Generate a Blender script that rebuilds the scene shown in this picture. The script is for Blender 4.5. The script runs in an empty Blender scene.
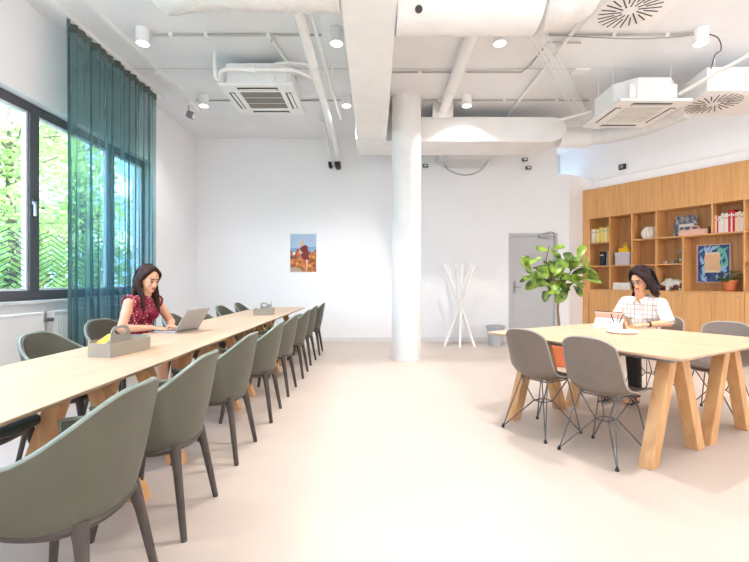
import bpy, bmesh, math, random
from mathutils import Vector, Matrix, Euler
R = math.radians
PI = math.pi
sc = bpy.context.scene
COL = sc.collection
rnd = random.Random(7)

# ------------------------------------------------------------------ materials
MATS = {}
def lin(c):
    out = []
    for v in c:
        v = v / 255.0
        out.append(v / 12.92 if v <= 0.04045 else ((v + 0.055) / 1.055) ** 2.4)
    return (out[0], out[1], out[2], 1.0)

def base_mat(name):
    m = bpy.data.materials.new(name)
    m.use_nodes = True
    nt = m.node_tree
    b = nt.nodes['Principled BSDF']
    MATS[name] = m
    return m, nt, b

def plain(name, rgb, rough=0.5, metal=0.0, var=0.06, scale=6.0, bump=0.0, bscale=60.0, coat=0.0):
    """a procedural paint / plastic / cloth: base colour gently varied by noise"""
    m, nt, b = base_mat(name)
    c = lin(rgb)
    tc = nt.nodes.new('ShaderNodeTexCoord')
    nz = nt.nodes.new('ShaderNodeTexNoise')
    nz.inputs['Scale'].default_value = scale
    nz.inputs['Detail'].default_value = 3
    nt.links.new(tc.outputs['Object'], nz.inputs['Vector'])
    rp = nt.nodes.new('ShaderNodeValToRGB')
    rp.color_ramp.elements[0].position = 0.3
    rp.color_ramp.elements[1].position = 0.7
    rp.color_ramp.elements[0].color = tuple(x * (1 - var) for x in c[:3]) + (1,)
    rp.color_ramp.elements[1].color = tuple(min(1, x * (1 + var)) for x in c[:3]) + (1,)
    nt.links.new(nz.outputs['Fac'], rp.inputs['Fac'])
    nt.links.new(rp.outputs['Color'], b.inputs['Base Color'])
    b.inputs['Roughness'].default_value = rough
    b.inputs['Metallic'].default_value = metal
    b.inputs['Coat Weight'].default_value = coat
    if 'hair' in name: b.inputs['Specular IOR Level'].default_value = 0.18
    if bump:
        n2 = nt.nodes.new('ShaderNodeTexNoise')
        n2.inputs['Scale'].default_value = bscale
        n2.inputs['Detail'].default_value = 4
        nt.links.new(tc.outputs['Object'], n2.inputs['Vector'])
        bp = nt.nodes.new('ShaderNodeBump')
        bp.inputs['Strength'].default_value = bump
        bp.inputs['Distance'].default_value = 0.01
        nt.links.new(n2.outputs['Fac'], bp.inputs['Height'])
        nt.links.new(bp.outputs['Normal'], b.inputs['Normal'])
    return m

def wood(name, c1, c2, scale, rough=0.45):
    m, nt, b = base_mat(name)
    tc = nt.nodes.new('ShaderNodeTexCoord')
    mp = nt.nodes.new('ShaderNodeMapping')
    mp.inputs['Scale'].default_value = scale
    nt.links.new(tc.outputs['Object'], mp.inputs['Vector'])
    n1 = nt.nodes.new('ShaderNodeTexNoise')
    n1.inputs['Scale'].default_value = 1.0
    n1.inputs['Detail'].default_value = 6
    n1.inputs['Distortion'].default_value = 0.6
    nt.links.new(mp.outputs['Vector'], n1.inputs['Vector'])
    rp = nt.nodes.new('ShaderNodeValToRGB')
    rp.color_ramp.elements[0].position = 0.32
    rp.color_ramp.elements[1].position = 0.68
    rp.color_ramp.elements[0].color = lin(c1)
    rp.color_ramp.elements[1].color = lin(c2)
    nt.links.new(n1.outputs['Fac'], rp.inputs['Fac'])
    nt.links.new(rp.outputs['Color'], b.inputs['Base Color'])
    b.inputs['Roughness'].default_value = rough
    return m

def emit(name, rgb, strength):
    m, nt, b = base_mat(name)
    b.inputs['Base Color'].default_value = lin(rgb)
    b.inputs['Emission Color'].default_value = lin(rgb)
    b.inputs['Emission Strength'].default_value = strength
    return m

def sheer(name, rgb_cloth, rgb_tint, through):
    m, nt, b = base_mat(name)
    out = nt.nodes['Material Output']
    nt.nodes.remove(b)
    tr = nt.nodes.new('ShaderNodeBsdfTransparent'); tr.inputs['Color'].default_value = lin(rgb_tint)
    df = nt.nodes.new('ShaderNodeBsdfDiffuse'); df.inputs['Color'].default_value = lin(rgb_cloth)
    tl = nt.nodes.new('ShaderNodeBsdfTranslucent'); tl.inputs['Color'].default_value = lin((96, 170, 194))
    m1 = nt.nodes.new('ShaderNodeMixShader'); m1.inputs['Fac'].default_value = 0.4
    nt.links.new(df.outputs[0], m1.inputs[1]); nt.links.new(tl.outputs[0], m1.inputs[2])
    tc = nt.nodes.new('ShaderNodeTexCoord')
    nz = nt.nodes.new('ShaderNodeTexNoise'); nz.inputs['Scale'].default_value = 9
    mp = nt.nodes.new('ShaderNodeMapping'); mp.inputs['Scale'].default_value = (1, 1.6, 0.05)
    nt.links.new(tc.outputs['Object'], mp.inputs['Vector']); nt.links.new(mp.outputs[0], nz.inputs['Vector'])
    ml = nt.nodes.new('ShaderNodeMapRange')
    ml.inputs['To Min'].default_value = through - 0.09; ml.inputs['To Max'].default_value = through + 0.09
    ml.inputs['From Min'].default_value = 0.3; ml.inputs['From Max'].default_value = 0.7
    nt.links.new(nz.outputs['Fac'], ml.inputs['Value'])
    m2 = nt.nodes.new('ShaderNodeMixShader')
    nt.links.new(ml.outputs[0], m2.inputs['Fac'])
    nt.links.new(m1.outputs[0], m2.inputs[1]); nt.links.new(tr.outputs[0], m2.inputs[2])
    nt.links.new(m2.outputs[0], out.inputs['Surface'])
    return m

def glass(name, tint=(245, 250, 252), gloss=0.06):
    m, nt, b = base_mat(name)
    out = nt.nodes['Material Output']
    nt.nodes.remove(b)
    tr = nt.nodes.new('ShaderNodeBsdfTransparent'); tr.inputs['Color'].default_value = lin(tint)
    gl = nt.nodes.new('ShaderNodeBsdfGlossy'); gl.inputs['Roughness'].default_value = 0.02
    mx = nt.nodes.new('ShaderNodeMixShader'); mx.inputs['Fac'].default_value = gloss
    nt.links.new(tr.outputs[0], mx.inputs[1]); nt.links.new(gl.outputs[0], mx.inputs[2])
    nt.links.new(mx.outputs[0], out.inputs['Surface'])
    return m

def leafmat(name, c1, c2, scale=3.0, trans=0.35, rough=0.45):
    m, nt, b = base_mat(name)
    out = nt.nodes['Material Output']
    tc = nt.nodes.new('ShaderNodeTexCoord')
    nz = nt.nodes.new('ShaderNodeTexNoise'); nz.inputs['Scale'].default_value = scale
    nt.links.new(tc.outputs['Object'], nz.inputs['Vector'])
    rp = nt.nodes.new('ShaderNodeValToRGB')
    rp.color_ramp.elements[0].position = 0.35; rp.color_ramp.elements[1].position = 0.65
    rp.color_ramp.elements[0].color = lin(c1); rp.color_ramp.elements[1].color = lin(c2)
    nt.links.new(nz.outputs['Fac'], rp.inputs['Fac'])
    nt.links.new(rp.outputs['Color'], b.inputs['Base Color'])
    b.inputs['Roughness'].default_value = rough
    tl = nt.nodes.new('ShaderNodeBsdfTranslucent')
    nt.links.new(rp.outputs['Color'], tl.inputs['Color'])
    mx = nt.nodes.new('ShaderNodeMixShader'); mx.inputs['Fac'].default_value = trans
    nt.links.new(b.outputs[0], mx.inputs[1]); nt.links.new(tl.outputs[0], mx.inputs[2])
    nt.links.new(mx.outputs[0], out.inputs['Surface'])
    return m

def plaid(name):
    m, nt, b = base_mat(name)
    tc = nt.nodes.new('ShaderNodeTexCoord')
    def stripes(axis, scale, width):
        sp = nt.nodes.new('ShaderNodeSeparateXYZ'); nt.links.new(tc.outputs['Object'], sp.inputs[0])
        mu = nt.nodes.new('ShaderNodeMath'); mu.operation = 'MULTIPLY'; mu.inputs[1].default_value = scale
        nt.links.new(sp.outputs[axis], mu.inputs[0])
        fr = nt.nodes.new('ShaderNodeMath'); fr.operation = 'FRACT'; nt.links.new(mu.outputs[0], fr.inputs[0])
        lt = nt.nodes.new('ShaderNodeMath'); lt.operation = 'LESS_THAN'; lt.inputs[1].default_value = width
        nt.links.new(fr.outputs[0], lt.inputs[0]); return lt
    col = None
    prev = lin((240, 230, 222))
    cur = None
    for axis, scl, w, c in ((1, 24.0, 0.15, (120, 114, 126)), (2, 20.0, 0.14, (124, 118, 128)), (1, 12.0, 0.09, (216, 178, 165)), (2, 10.0, 0.09, (214, 182, 170))):
        s = stripes(axis, scl, w)
        mx = nt.nodes.new('ShaderNodeMixRGB'); mx.inputs['Color2'].default_value = lin(c)
        ml = nt.nodes.new('ShaderNodeMath'); ml.operation = 'MULTIPLY'; ml.inputs[1].default_value = 0.65
        nt.links.new(s.outputs[0], ml.inputs[0]); nt.links.new(ml.outputs[0], mx.inputs['Fac'])
        if cur is None: mx.inputs['Color1'].default_value = prev
        else: nt.links.new(cur.outputs[0], mx.inputs['Color1'])
        cur = mx
    nt.links.new(cur.outputs[0], b.inputs['Base Color'])
    b.inputs['Roughness'].default_value = 0.8
    return m

def floral(name):
    m, nt, b = base_mat(name)
    tc = nt.nodes.new('ShaderNodeTexCoord')
    vo = nt.nodes.new('ShaderNodeTexVoronoi'); vo.inputs['Scale'].default_value = 42
    nt.links.new(tc.outputs['Object'], vo.inputs['Vector'])
    nz = nt.nodes.new('ShaderNodeTexNoise'); nz.inputs['Scale'].default_value = 11
    nt.links.new(tc.outputs['Object'], nz.inputs['Vector'])
    rp = nt.nodes.new('ShaderNodeValToRGB'); rp.color_ramp.interpolation = 'CONSTANT'
    rp.color_ramp.elements[0].color = (1, 1, 1, 1); rp.color_ramp.elements[1].position = 0.34; rp.color_ramp.elements[1].color = (0, 0, 0, 1)
    nt.links.new(vo.outputs['Distance'], rp.inputs['Fac'])
    r2 = nt.nodes.new('ShaderNodeValToRGB')
    r2.color_ramp.elements[0].position = 0.44; r2.color_ramp.elements[1].position = 0.50
    nt.links.new(nz.outputs['Fac'], r2.inputs['Fac'])
    mu = nt.nodes.new('ShaderNodeMath'); mu.operation = 'MULTIPLY'
    nt.links.new(rp.outputs[0], mu.inputs[0]); nt.links.new(r2.outputs[0], mu.inputs[1])
    mx = nt.nodes.new('ShaderNodeMixRGB')
    mx.inputs['Color1'].default_value = lin((142, 24, 62)); mx.inputs['Color2'].default_value = lin((240, 190, 165))
    nt.links.new(mu.outputs[0], mx.inputs['Fac'])
    nt.links.new(mx.outputs[0], b.inputs['Base Color'])
    b.inputs['Roughness'].default_value = 0.7
    return m

def voro(name, cols, scale):
    m, nt, b = base_mat(name)
    tc = nt.nodes.new('ShaderNodeTexCoord')
    vo = nt.nodes.new('ShaderNodeTexVoronoi'); vo.inputs['Scale'].default_value = scale
    nt.links.new(tc.outputs['Object'], vo.inputs['Vector'])
    sp = nt.nodes.new('ShaderNodeSeparateColor'); nt.links.new(vo.outputs['Color'], sp.inputs[0])
    rp = nt.nodes.new('ShaderNodeValToRGB')
    el = rp.color_ramp.elements
    el[0].color = lin(cols[0]); el[1].color = lin(cols[-1])
    for i, c in enumerate(cols[1:-1]):
        e = el.new((i + 1) / (len(cols) - 1)); e.color = lin(c)
    nt.links.new(sp.outputs[0], rp.inputs['Fac'])
    nt.links.new(rp.outputs[0], b.inputs['Base Color'])
    b.inputs['Roughness'].default_value = 0.6
    return m

def floor_mat():
    m, nt, b = base_mat('floor_screed')
    tc = nt.nodes.new('ShaderNodeTexCoord')
    n1 = nt.nodes.new('ShaderNodeTexNoise'); n1.inputs['Scale'].default_value = 0.9; n1.inputs['Detail'].default_value = 5
    nt.links.new(tc.outputs['Object'], n1.inputs['Vector'])
    rp = nt.nodes.new('ShaderNodeValToRGB')
    rp.color_ramp.elements[0].position = 0.3; rp.color_ramp.elements[1].position = 0.7
    rp.color_ramp.elements[0].color = lin((195, 180, 168)); rp.color_ramp.elements[1].color = lin((202, 187, 175))
    nt.links.new(n1.outputs['Fac'], rp.inputs['Fac'])
    nt.links.new(rp.outputs[0], b.inputs['Base Color'])
    n2 = nt.nodes.new('ShaderNodeTexNoise'); n2.inputs['Scale'].default_value = 3.0
    nt.links.new(tc.outputs['Object'], n2.inputs['Vector'])
    mr = nt.nodes.new('ShaderNodeMapRange'); mr.inputs['To Min'].default_value = 0.34; mr.inputs['To Max'].default_value = 0.5
    nt.links.new(n2.outputs['Fac'], mr.inputs['Value']); nt.links.new(mr.outputs[0], b.inputs['Roughness'])
    return m

def ceiling_mat():
    m, nt, b = base_mat('ceiling_concrete')
    tc = nt.nodes.new('ShaderNodeTexCoord')
    n1 = nt.nodes.new('ShaderNodeTexNoise'); n1.inputs['Scale'].default_value = 1.3; n1.inputs['Detail'].default_value = 8
    nt.links.new(tc.outputs['Object'], n1.inputs['Vector'])
    rp = nt.nodes.new('ShaderNodeValToRGB')
    rp.color_ramp.elements[0].position = 0.3; rp.color_ramp.elements[1].position = 0.7
    rp.color_ramp.elements[0].color = lin((228, 229, 231)); rp.color_ramp.elements[1].color = lin((237, 238, 240))
    nt.links.new(n1.outputs['Fac'], rp.inputs['Fac'])
    nt.links.new(rp.outputs[0], b.inputs['Base Color'])
    b.inputs['Roughness'].default_value = 0.8
    n2 = nt.nodes.new('ShaderNodeTexNoise'); n2.inputs['Scale'].default_value = 14; n2.inputs['Detail'].default_value = 8
    nt.links.new(tc.outputs['Object'], n2.inputs['Vector'])
    bp = nt.nodes.new('ShaderNodeBump'); bp.inputs['Strength'].default_value = 0.25; bp.inputs['Distance'].default_value = 0.01
    nt.links.new(n2.outputs['Fac'], bp.inputs['Height']); nt.links.new(bp.outputs[0], b.inputs['Normal'])
    return m

# ------------------------------------------------------------------ mesh builder
class MB:
    def __init__(s):
        s.v = []; s.f = []; s.m = []; s.mi = 0
    def add(s, vs, fs):
        o = len(s.v)
        s.v += [Vector(p) for p in vs]
        for f in fs:
            s.f.append([i + o for i in f]); s.m.append(s.mi)
        return s
    def box(s, x0, x1, y0, y1, z0, z1):
        vs = [(x0, y0, z0), (x1, y0, z0), (x1, y1, z0), (x0, y1, z0), (x0, y0, z1), (x1, y0, z1), (x1, y1, z1), (x0, y1, z1)]
        return s.add(vs, [(0, 3, 2, 1), (4, 5, 6, 7), (0, 1, 5, 4), (1, 2, 6, 5), (2, 3, 7, 6), (3, 0, 4, 7)])
    def hexa(s, vs):
        return s.add(vs, [(0, 3, 2, 1), (4, 5, 6, 7), (0, 1, 5, 4), (1, 2, 6, 5), (2, 3, 7, 6), (3, 0, 4, 7)])
    def rbox(s, c, size, rot=(0, 0, 0)):
        M = Matrix.Translation(Vector(c)) @ Euler(rot).to_matrix().to_4x4()
        a, b, d = size[0] / 2, size[1] / 2, size[2] / 2
        vs = [(-a, -b, -d), (a, -b, -d), (a, b, -d), (-a, b, -d), (-a, -b, d), (a, -b, d), (a, b, d), (-a, b, d)]
        return s.hexa([M @ Vector(p) for p in vs])
    def tube(s, pts, r, n=8, caps=True):
        pts = [Vector(p) for p in pts]
        rs = r if isinstance(r, (list, tuple)) else [r] * len(pts)
        rings = []; up = None
        for i, p in enumerate(pts):
            a = pts[max(0, i - 1)]; b = pts[min(len(pts) - 1, i + 1)]
            t = (b - a)
            if t.length < 1e-9: t = Vector((0, 0, 1))
            t.normalize()
            if up is None:
                up = Vector((0, 0, 1)) if abs(t.z) < 0.9 else Vector((1, 0, 0))
            u = (up - t * up.dot(t))
            if u.length < 1e-6: u = t.orthogonal()
            u.normalize(); up = u
            w = t.cross(u)
            rings.append([p + (u * math.cos(2 * PI * k / n) + w * math.sin(2 * PI * k / n)) * rs[i] for k in range(n)])
        vs = [q for ring in rings for q in ring]
        fs = []
        for i in range(len(pts) - 1):
            for k in range(n):
                k2 = (k + 1) % n
                fs.append((i * n + k, i * n + k2, (i + 1) * n + k2, (i + 1) * n + k))
        if caps:
            fs.append(tuple(range(n - 1, -1, -1)))
            o = (len(pts) - 1) * n
            fs.append(tuple(range(o, o + n)))
        return s.add(vs, fs)
    def lathe(s, prof, n=24, c=(0, 0, 0), caps=True):
        cx, cy, cz = c
        vs = []; fs = []
        for r, z in prof:
            for k in range(n):
                a = 2 * PI * k / n
                vs.append((cx + r * math.cos(a), cy + r * math.sin(a), cz + z))
        for i in range(len(prof) - 1):
            for k in range(n):
                k2 = (k + 1) % n
                fs.append((i * n + k, i * n + k2, (i + 1) * n + k2, (i + 1) * n + k))
        if caps:
            if prof[0][0] > 1e-6: fs.append(tuple(range(n - 1, -1, -1)))
            o = (len(prof) - 1) * n
            if prof[-1][0] > 1e-6: fs.append(tuple(range(o, o + n)))
        return s.add(vs, fs)
    def prism(s, poly, z0, z1):
        n = len(poly)
        vs = [(x, y, z0) for x, y in poly] + [(x, y, z1) for x, y in poly]
        fs = [tuple(range(n - 1, -1, -1)), tuple(range(n, 2 * n))]
        for k in range(n):
            k2 = (k + 1) % n
            fs.append((k, k2, n + k2, n + k))
        return s.add(vs, fs)
    def extrude(s, poly, vec):
        """a closed polygon of 3-D points pushed along vec"""
        n = len(poly); vec = Vector(vec)
        vs = [Vector(p) for p in poly] + [Vector(p) + vec for p in poly]
        fs = [tuple(range(n - 1, -1, -1)), tuple(range(n, 2 * n))]
        for k in range(n):
            k2 = (k + 1) % n
            fs.append((k, k2, n + k2, n + k))
        return s.add(vs, fs)
    def grid(s, fn, nu, nv):
        vs = [fn(i / nu, j / nv) for j in range(nv + 1) for i in range(nu + 1)]
        fs = []
        for j in range(nv):
            for i in range(nu):
                a = j * (nu + 1) + i
                fs.append((a, a + 1, a + nu + 2, a + nu + 1))
        return s.add(vs, fs)
    def ball(s, c, r, n=12, m=8, rot=None):
        c = Vector(c)
        r = r if isinstance(r, (tuple, list)) else (r, r, r)
        M = Euler(rot).to_matrix() if rot is not None and not isinstance(rot, Matrix) else rot
        vs = []; fs = []
        def P(x, y, z):
            p = Vector((x * r[0], y * r[1], z * r[2]))
            if M is not None: p = M @ p
            return c + p
        vs.append(P(0, 0, -1))
        for j in range(1, m):
            t = -PI / 2 + PI * j / m
            for k in range(n):
                a = 2 * PI * k / n
                vs.append(P(math.cos(t) * math.cos(a), math.cos(t) * math.sin(a), math.sin(t)))
        vs.append(P(0, 0, 1))
        for k in range(n):
            fs.append((0, 1 + (k + 1) % n, 1 + k))
        for j in range(m - 2):
            for k in range(n):
                a = 1 + j * n + k; b = 1 + j * n + (k + 1) % n
                fs.append((a, b, b + n, a + n))
        o = 1 + (m - 2) * n
        for k in range(n):
            fs.append((o + k, o + (k + 1) % n, len(vs) - 1))
        return s.add(vs, fs)
    def capsule(s, p, q, r1, r2, n=12):
        p = Vector(p); q = Vector(q)
        d = (q - p)
        if d.length < 1e-6:
            return s.ball(p, r1, n)
        t = d.normalized()
        pts = []; rs = []
        for k in range(5):
            a = -PI / 2 + PI / 2 * k / 4
            pts.append(p + t * math.sin(a) * r1); rs.append(max(1e-4, math.cos(a) * r1))
        for k in range(1, 6):
            a = PI / 2 * (k - 1) / 4
            pts.append(q + t * math.sin(a) * r2); rs.append(max(1e-4, math.cos(a) * r2))
        u = t.orthogonal().normalized(); w = t.cross(u)
        vs = []; fs = []
        for pp, rr in zip(pts, rs):
            for k in range(n):
                a = 2 * PI * k / n
                vs.append(pp + (u * math.cos(a) + w * math.sin(a)) * rr)
        for i in range(len(pts) - 1):
            for k in range(n):
                k2 = (k + 1) % n
                fs.append((i * n + k, i * n + k2, (i + 1) * n + k2, (i + 1) * n + k))
        fs.append(tuple(range(n - 1, -1, -1)))
        o = (len(pts) - 1) * n
        fs.append(tuple(range(o, o + n)))
        return s.add(vs, fs)
    def xform(s, M):
        s.v = [M @ p for p in s.v]
        return s
    def mesh(s, name, mats, smooth=None):
        me = bpy.data.meshes.new(name)
        me.from_pydata([tuple(p) for p in s.v], [], s.f)
        bm = bmesh.new(); bm.from_mesh(me)
        bmesh.ops.recalc_face_normals(bm, faces=bm.faces)
        bm.to_mesh(me); bm.free()
        for m in (mats if isinstance(mats, (list, tuple)) else [mats]):
            me.materials.append(MATS[m])
        me.polygons.foreach_set('material_index', s.m)
        if smooth is not None:
            me.polygons.foreach_set('use_smooth', [True] * len(me.polygons))
            me.set_sharp_from_angle(angle=R(smooth))
        me.update()
        return me
    def build(s, name, mats, parent=None, smooth=None, bevel=0.0, label=None, seg=2):
        o = bpy.data.objects.new(name, s.mesh(name, mats, smooth))
        COL.objects.link(o)
        o.parent = parent
        if bevel:
            b = o.modifiers.new('bevel', 'BEVEL'); b.width = bevel; b.segments = seg; b.limit_method = 'ANGLE'; b.angle_limit = R(40)
        if label: o['label'] = label
        return o

def thing(name, label, cat, loc=(0, 0, 0), rz=0.0, group=None):
    o = bpy.data.objects.new(name, None)
    COL.objects.link(o)
    o.empty_display_size = 0.1
    o.location = loc; o.rotation_euler = (0, 0, rz)
    o['label'] = label; o['category'] = cat
    if group: o['group'] = group
    return o

def tag(o, label, cat, group=None, kind=None):
    o['label'] = label; o['category'] = cat
    if group: o['group'] = group
    if kind: o['kind'] = kind
    return o

def struct(name, mb, mat, parent=None, smooth=None, bevel=0.0):
    o = mb.build(name, mat, parent, smooth, bevel)
    if parent is None: o['kind'] = 'structure'
    return o

def dup(o, loc=None, rz=None, label=None, group=None, parent=None):
    kids = [k for k in list(COL.objects) if k.parent == o]
    c = o.copy(); COL.objects.link(c)
    c.parent = parent
    if loc is not None: c.location = loc
    if rz is not None: c.rotation_euler = (0, 0, rz)
    if label: c['label'] = label
    if group: c['group'] = group
    for k in kids: dup(k, parent=c)
    return c

def arc(c, r, a0, a1, n, plane='xz'):
    out = []
    for i in range(n + 1):
        a = a0 + (a1 - a0) * i / n
        u, w = r * math.cos(a), r * math.sin(a)
        if plane == 'xz': out.append((c[0] + u, c[1], c[2] + w))
        elif plane == 'yz': out.append((c[0], c[1] + u, c[2] + w))
        else: out.append((c[0] + u, c[1] + w, c[2]))
    return out

def spline(pts, n=6):
    """Catmull-Rom through the points"""
    P = [Vector(p) for p in pts]
    P = [P[0] * 2 - P[1]] + P + [P[-1] * 2 - P[-2]]
    out = []
    for i in range(1, len(P) - 2):
        for k in range(n):
            t = k / n
            a, b, c, d = P[i - 1], P[i], P[i + 1], P[i + 2]
            out.append(0.5 * ((2 * b) + (c - a) * t + (2 * a - 5 * b + 4 * c - d) * t * t + (3 * b - a - 3 * c + d) * t ** 3))
    out.append(P[-2])
    return out

def blob(mb, name, mats, parent, voxel=0.006, smooth=4, factor=0.5, label=None):
    """fuse overlapping shapes of mb into one continuous skin"""
    tmp = bpy.data.objects.new('tmp', mb.mesh('tmp', mats))
    COL.objects.link(tmp)
    r = tmp.modifiers.new('r', 'REMESH'); r.mode = 'VOXEL'; r.voxel_size = voxel; r.use_smooth_shade = True
    s = tmp.modifiers.new('s', 'SMOOTH'); s.iterations = smooth; s.factor = factor
    dg = bpy.context.evaluated_depsgraph_get()
    me = bpy.data.meshes.new_from_object(tmp.evaluated_get(dg))
    me.name = name
    bpy.data.objects.remove(tmp)
    me.materials.clear()
    for m in (mats if isinstance(mats, (list, tuple)) else [mats]):
        me.materials.append(MATS[m])
    me.polygons.foreach_set('use_smooth', [True] * len(me.polygons))
    o = bpy.data.objects.new(name, me)
    COL.objects.link(o); o.parent = parent
    if label: o['label'] = label
    return o

# ------------------------------------------------------------------ palette
plain('wall_paint', (244, 245, 247), 0.85, var=0.012, scale=1.2, bump=0.04, bscale=90)
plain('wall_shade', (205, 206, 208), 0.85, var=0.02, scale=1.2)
ceiling_mat(); floor_mat()
plain('white_paint', (238, 238, 238), 0.6, var=0.02)
plain('beam_paint', (238, 238, 238), 0.85, var=0.03, scale=4, bump=0.35, bscale=25)
plain('duct_wrap', (236, 236, 236), 0.6, var=0.03, scale=9, bump=0.25, bscale=18)
plain('flex_duct', (232, 232, 232), 0.42, var=0.05, scale=16, bump=0.5, bscale=30)
plain('white_plastic', (240, 240, 240), 0.4, var=0.015)
plain('pipe_white', (238, 238, 237), 0.5, var=0.02)
plain('conduit_shaded', (176, 174, 172), 0.6, var=0.04)  # shadow lines along the ceiling painted into the conduit colour
plain('grey_metal', (150, 150, 150), 0.4, metal=0.5, var=0.04)
plain('dark_slot', (70, 70, 70), 0.6, var=0.05)
plain('filter_grey', (128, 124, 120), 0.7, var=0.05)
plain('filter_pale', (218, 217, 214), 0.7, var=0.03)
plain('black_plastic', (30, 30, 32), 0.45, var=0.08)
plain('window_grey', (84, 84, 88), 0.45, var=0.04)
plain('window_white', (225, 228, 232), 0.45, var=0.03)
glass('pane_glass')
glass('jar_glass', (225, 235, 232), 0.15)
plain('chevron_ink', (44, 78, 110), 0.6, var=0.1)
sheer('curtain_voile', (112, 106, 92), (180, 206, 206), 0.57)
plain('curtain_hem', (84, 94, 88), 0.85, var=0.05)
plain('sill_stone', (205, 205, 203), 0.5, var=0.05, scale=12)
plain('radiator_white', (240, 240, 240), 0.4, var=0.01)
wood('oak_top', (198, 168, 138), (212, 184, 154), (1.6, 26, 26), 0.42)
wood('oak_leg', (196, 146, 96), (216, 170, 118), (18, 18, 2.2), 0.5)
wood('oak_shelf', (208, 152, 92), (226, 174, 114), (34, 34, 1.3), 0.5)
wood('oak_shelf_back', (170, 120, 70), (196, 146, 92), (40, 40, 1.2), 0.55)
plain('steel_grey', (150, 148, 150), 0.4, metal=0.6, var=0.04)
plain('shell_green', (85, 84, 71), 0.52, var=0.04, scale=8, bump=0.05, bscale=220)
plain('rim_highlight', (132, 143, 134), 0.42, var=0.03)
plain('seat_green', (58, 64, 56), 0.6, var=0.06)
plain('chair_leg', (80, 72, 68), 0.5, var=0.05)
plain('eames_shell', (113, 99, 88), 0.38, var=0.06, scale=30)
plain('eames_highlight', (166, 158, 150), 0.4, var=0.03)
plain('wire_dark', (104, 100, 98), 0.4, metal=0.5, var=0.05)
plain('rubber', (36, 35, 36), 0.7)
plain('caddy_grey', (158, 150, 136), 0.6, var=0.03)
plain('paper_white', (238, 236, 230), 0.7, var=0.02)
plain('paper_yellow', (238, 186, 60), 0.7, var=0.04)
plain('paper_blue', (70, 100, 170), 0.7, var=0.04)
plain('aluminium', (176, 177, 180), 0.45, metal=0.15, var=0.02)
plain('screen_dark', (24, 26, 30), 0.2, var=0.05)
plain('skin_light', (226, 172, 140), 0.5, var=0.03, scale=14)
plain('skin_warm', (224, 166, 130), 0.5, var=0.03, scale=14)
plain('lip_rose', (186, 96, 92), 0.45)
plain('hair_brown', (56, 34, 28), 0.62, var=0.4, scale=60)
plain('hair_dark', (38, 20, 22), 0.6, var=0.4, scale=60)
plain('eye_white', (235, 232, 228), 0.3)
plain('eye_dark', (40, 28, 22), 0.3)
plain('brow_dark', (60, 40, 32), 0.7)
floral('floral_burgundy'); plaid('plaid_white')
plain('trouser_black', (32, 31, 35), 0.75, var=0.12)
plain('shoe_black', (26, 25, 27), 0.4)
plain('terracotta', (204, 112, 70), 0.7, var=0.06)
plain('soil', (66, 48, 36), 0.95, var=0.3, scale=40)
plain('bark', (138, 110, 84), 0.8, var=0.15, scale=30)
leafmat('fig_leaf', (36, 72, 26), (164, 194, 78), 7.0, 0.2, 0.3)
leafmat('small_leaf', (42, 92, 36), (104, 150, 60), 14.0, 0.25)
plain('door_grey', (188, 189, 191), 0.5, var=0.02)
plain('trim_white', (230, 230, 231), 0.5, var=0.02)
plain('bin_grey', (186, 190, 194), 0.5, var=0.03)
plain('coat_white', (244, 244, 243), 0.45, var=0.01)
for nm, c in dict(book_white=(232, 228, 220), book_cream=(226, 206, 176), book_yellow=(240, 205, 40), book_red=(196, 36, 44), book_pink=(236, 196, 176), book_black=(36, 38, 42), book_grey=(150, 150, 152), box_lilac=(196, 186, 190), tray_yellow=(240, 190, 20), vase_white=(238, 232, 222), pink_tray=(232, 186, 166), sculpt_white=(222, 222, 216), sculpt_brown=(96, 58, 40), art_blue=(48, 84, 146), art_navy=(34, 52, 100), art_beige=(220, 182, 140), art_teal=(110, 190, 170), art_sky=(160, 196, 228), sea_blue=(124, 164, 200), sky_blue=(168, 190, 214), dress_red=(120, 36, 40), art_skin=(228, 180, 150), art_green=(86, 120, 84), mug_grey=(168, 168, 164), hair_fair=(222, 186, 110), sand=(176, 160, 140)).items():
    plain(nm, c, 0.65, var=0.04)
voro('flower_field', [(222, 120, 40), (120, 60, 44), (240, 160, 70), (90, 62, 54), (212, 96, 50), (160, 130, 104)], 22)
voro('landscape_print', [(40, 44, 70), (120, 128, 150), (70, 80, 110), (200, 196, 190), (96, 110, 90)], 26)
leafmat('tree_leaf', (140, 172, 92), (208, 222, 146), 0.9, 0.4, 0.6)
leafmat('tree_leaf_pale', (160, 186, 116), (214, 226, 160), 0.9, 0.4, 0.6)
plain('tree_bark', (120, 106, 92), 0.9, var=0.15)
plain('facade_white', (226, 229, 233), 0.8, var=0.03)
plain('facade_blue', (140, 168, 210), 0.3, var=0.1)
plain('ground_out', (150, 156, 130), 0.9, var=0.1)
emit('lamp_glow', (255, 250, 240), 22.0)
# ------------------------------------------------------------------ room frame: camera at (0,0,1.2) looking along +Y
CEIL = 4.0; XL = -3.49; YB = 8.46; YF = -3.0
SH = R(-58.0)                                  # direction of the shelf wall
SD = Vector((math.cos(SH), math.sin(SH), 0)); SN = Vector((-math.sin(SH), math.cos(SH), 0))
S0 = Vector((4.21, 8.69, 0))                   # left front foot of the bookshelf
SDEPTH = 0.34
def sw(s, n, z=0.0): return S0 + SD * s + SN * n + Vector((0, 0, z))
XR = 7.6

struct('floor', MB().box(XL - .3, XR + .4, YF - .2, 10.0, -.2, 0), 'floor_screed')
struct('ceiling', MB().box(XL - .3, XR + .4, YF - .2, 10.0, CEIL, CEIL + .2), 'ceiling_concrete')
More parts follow.
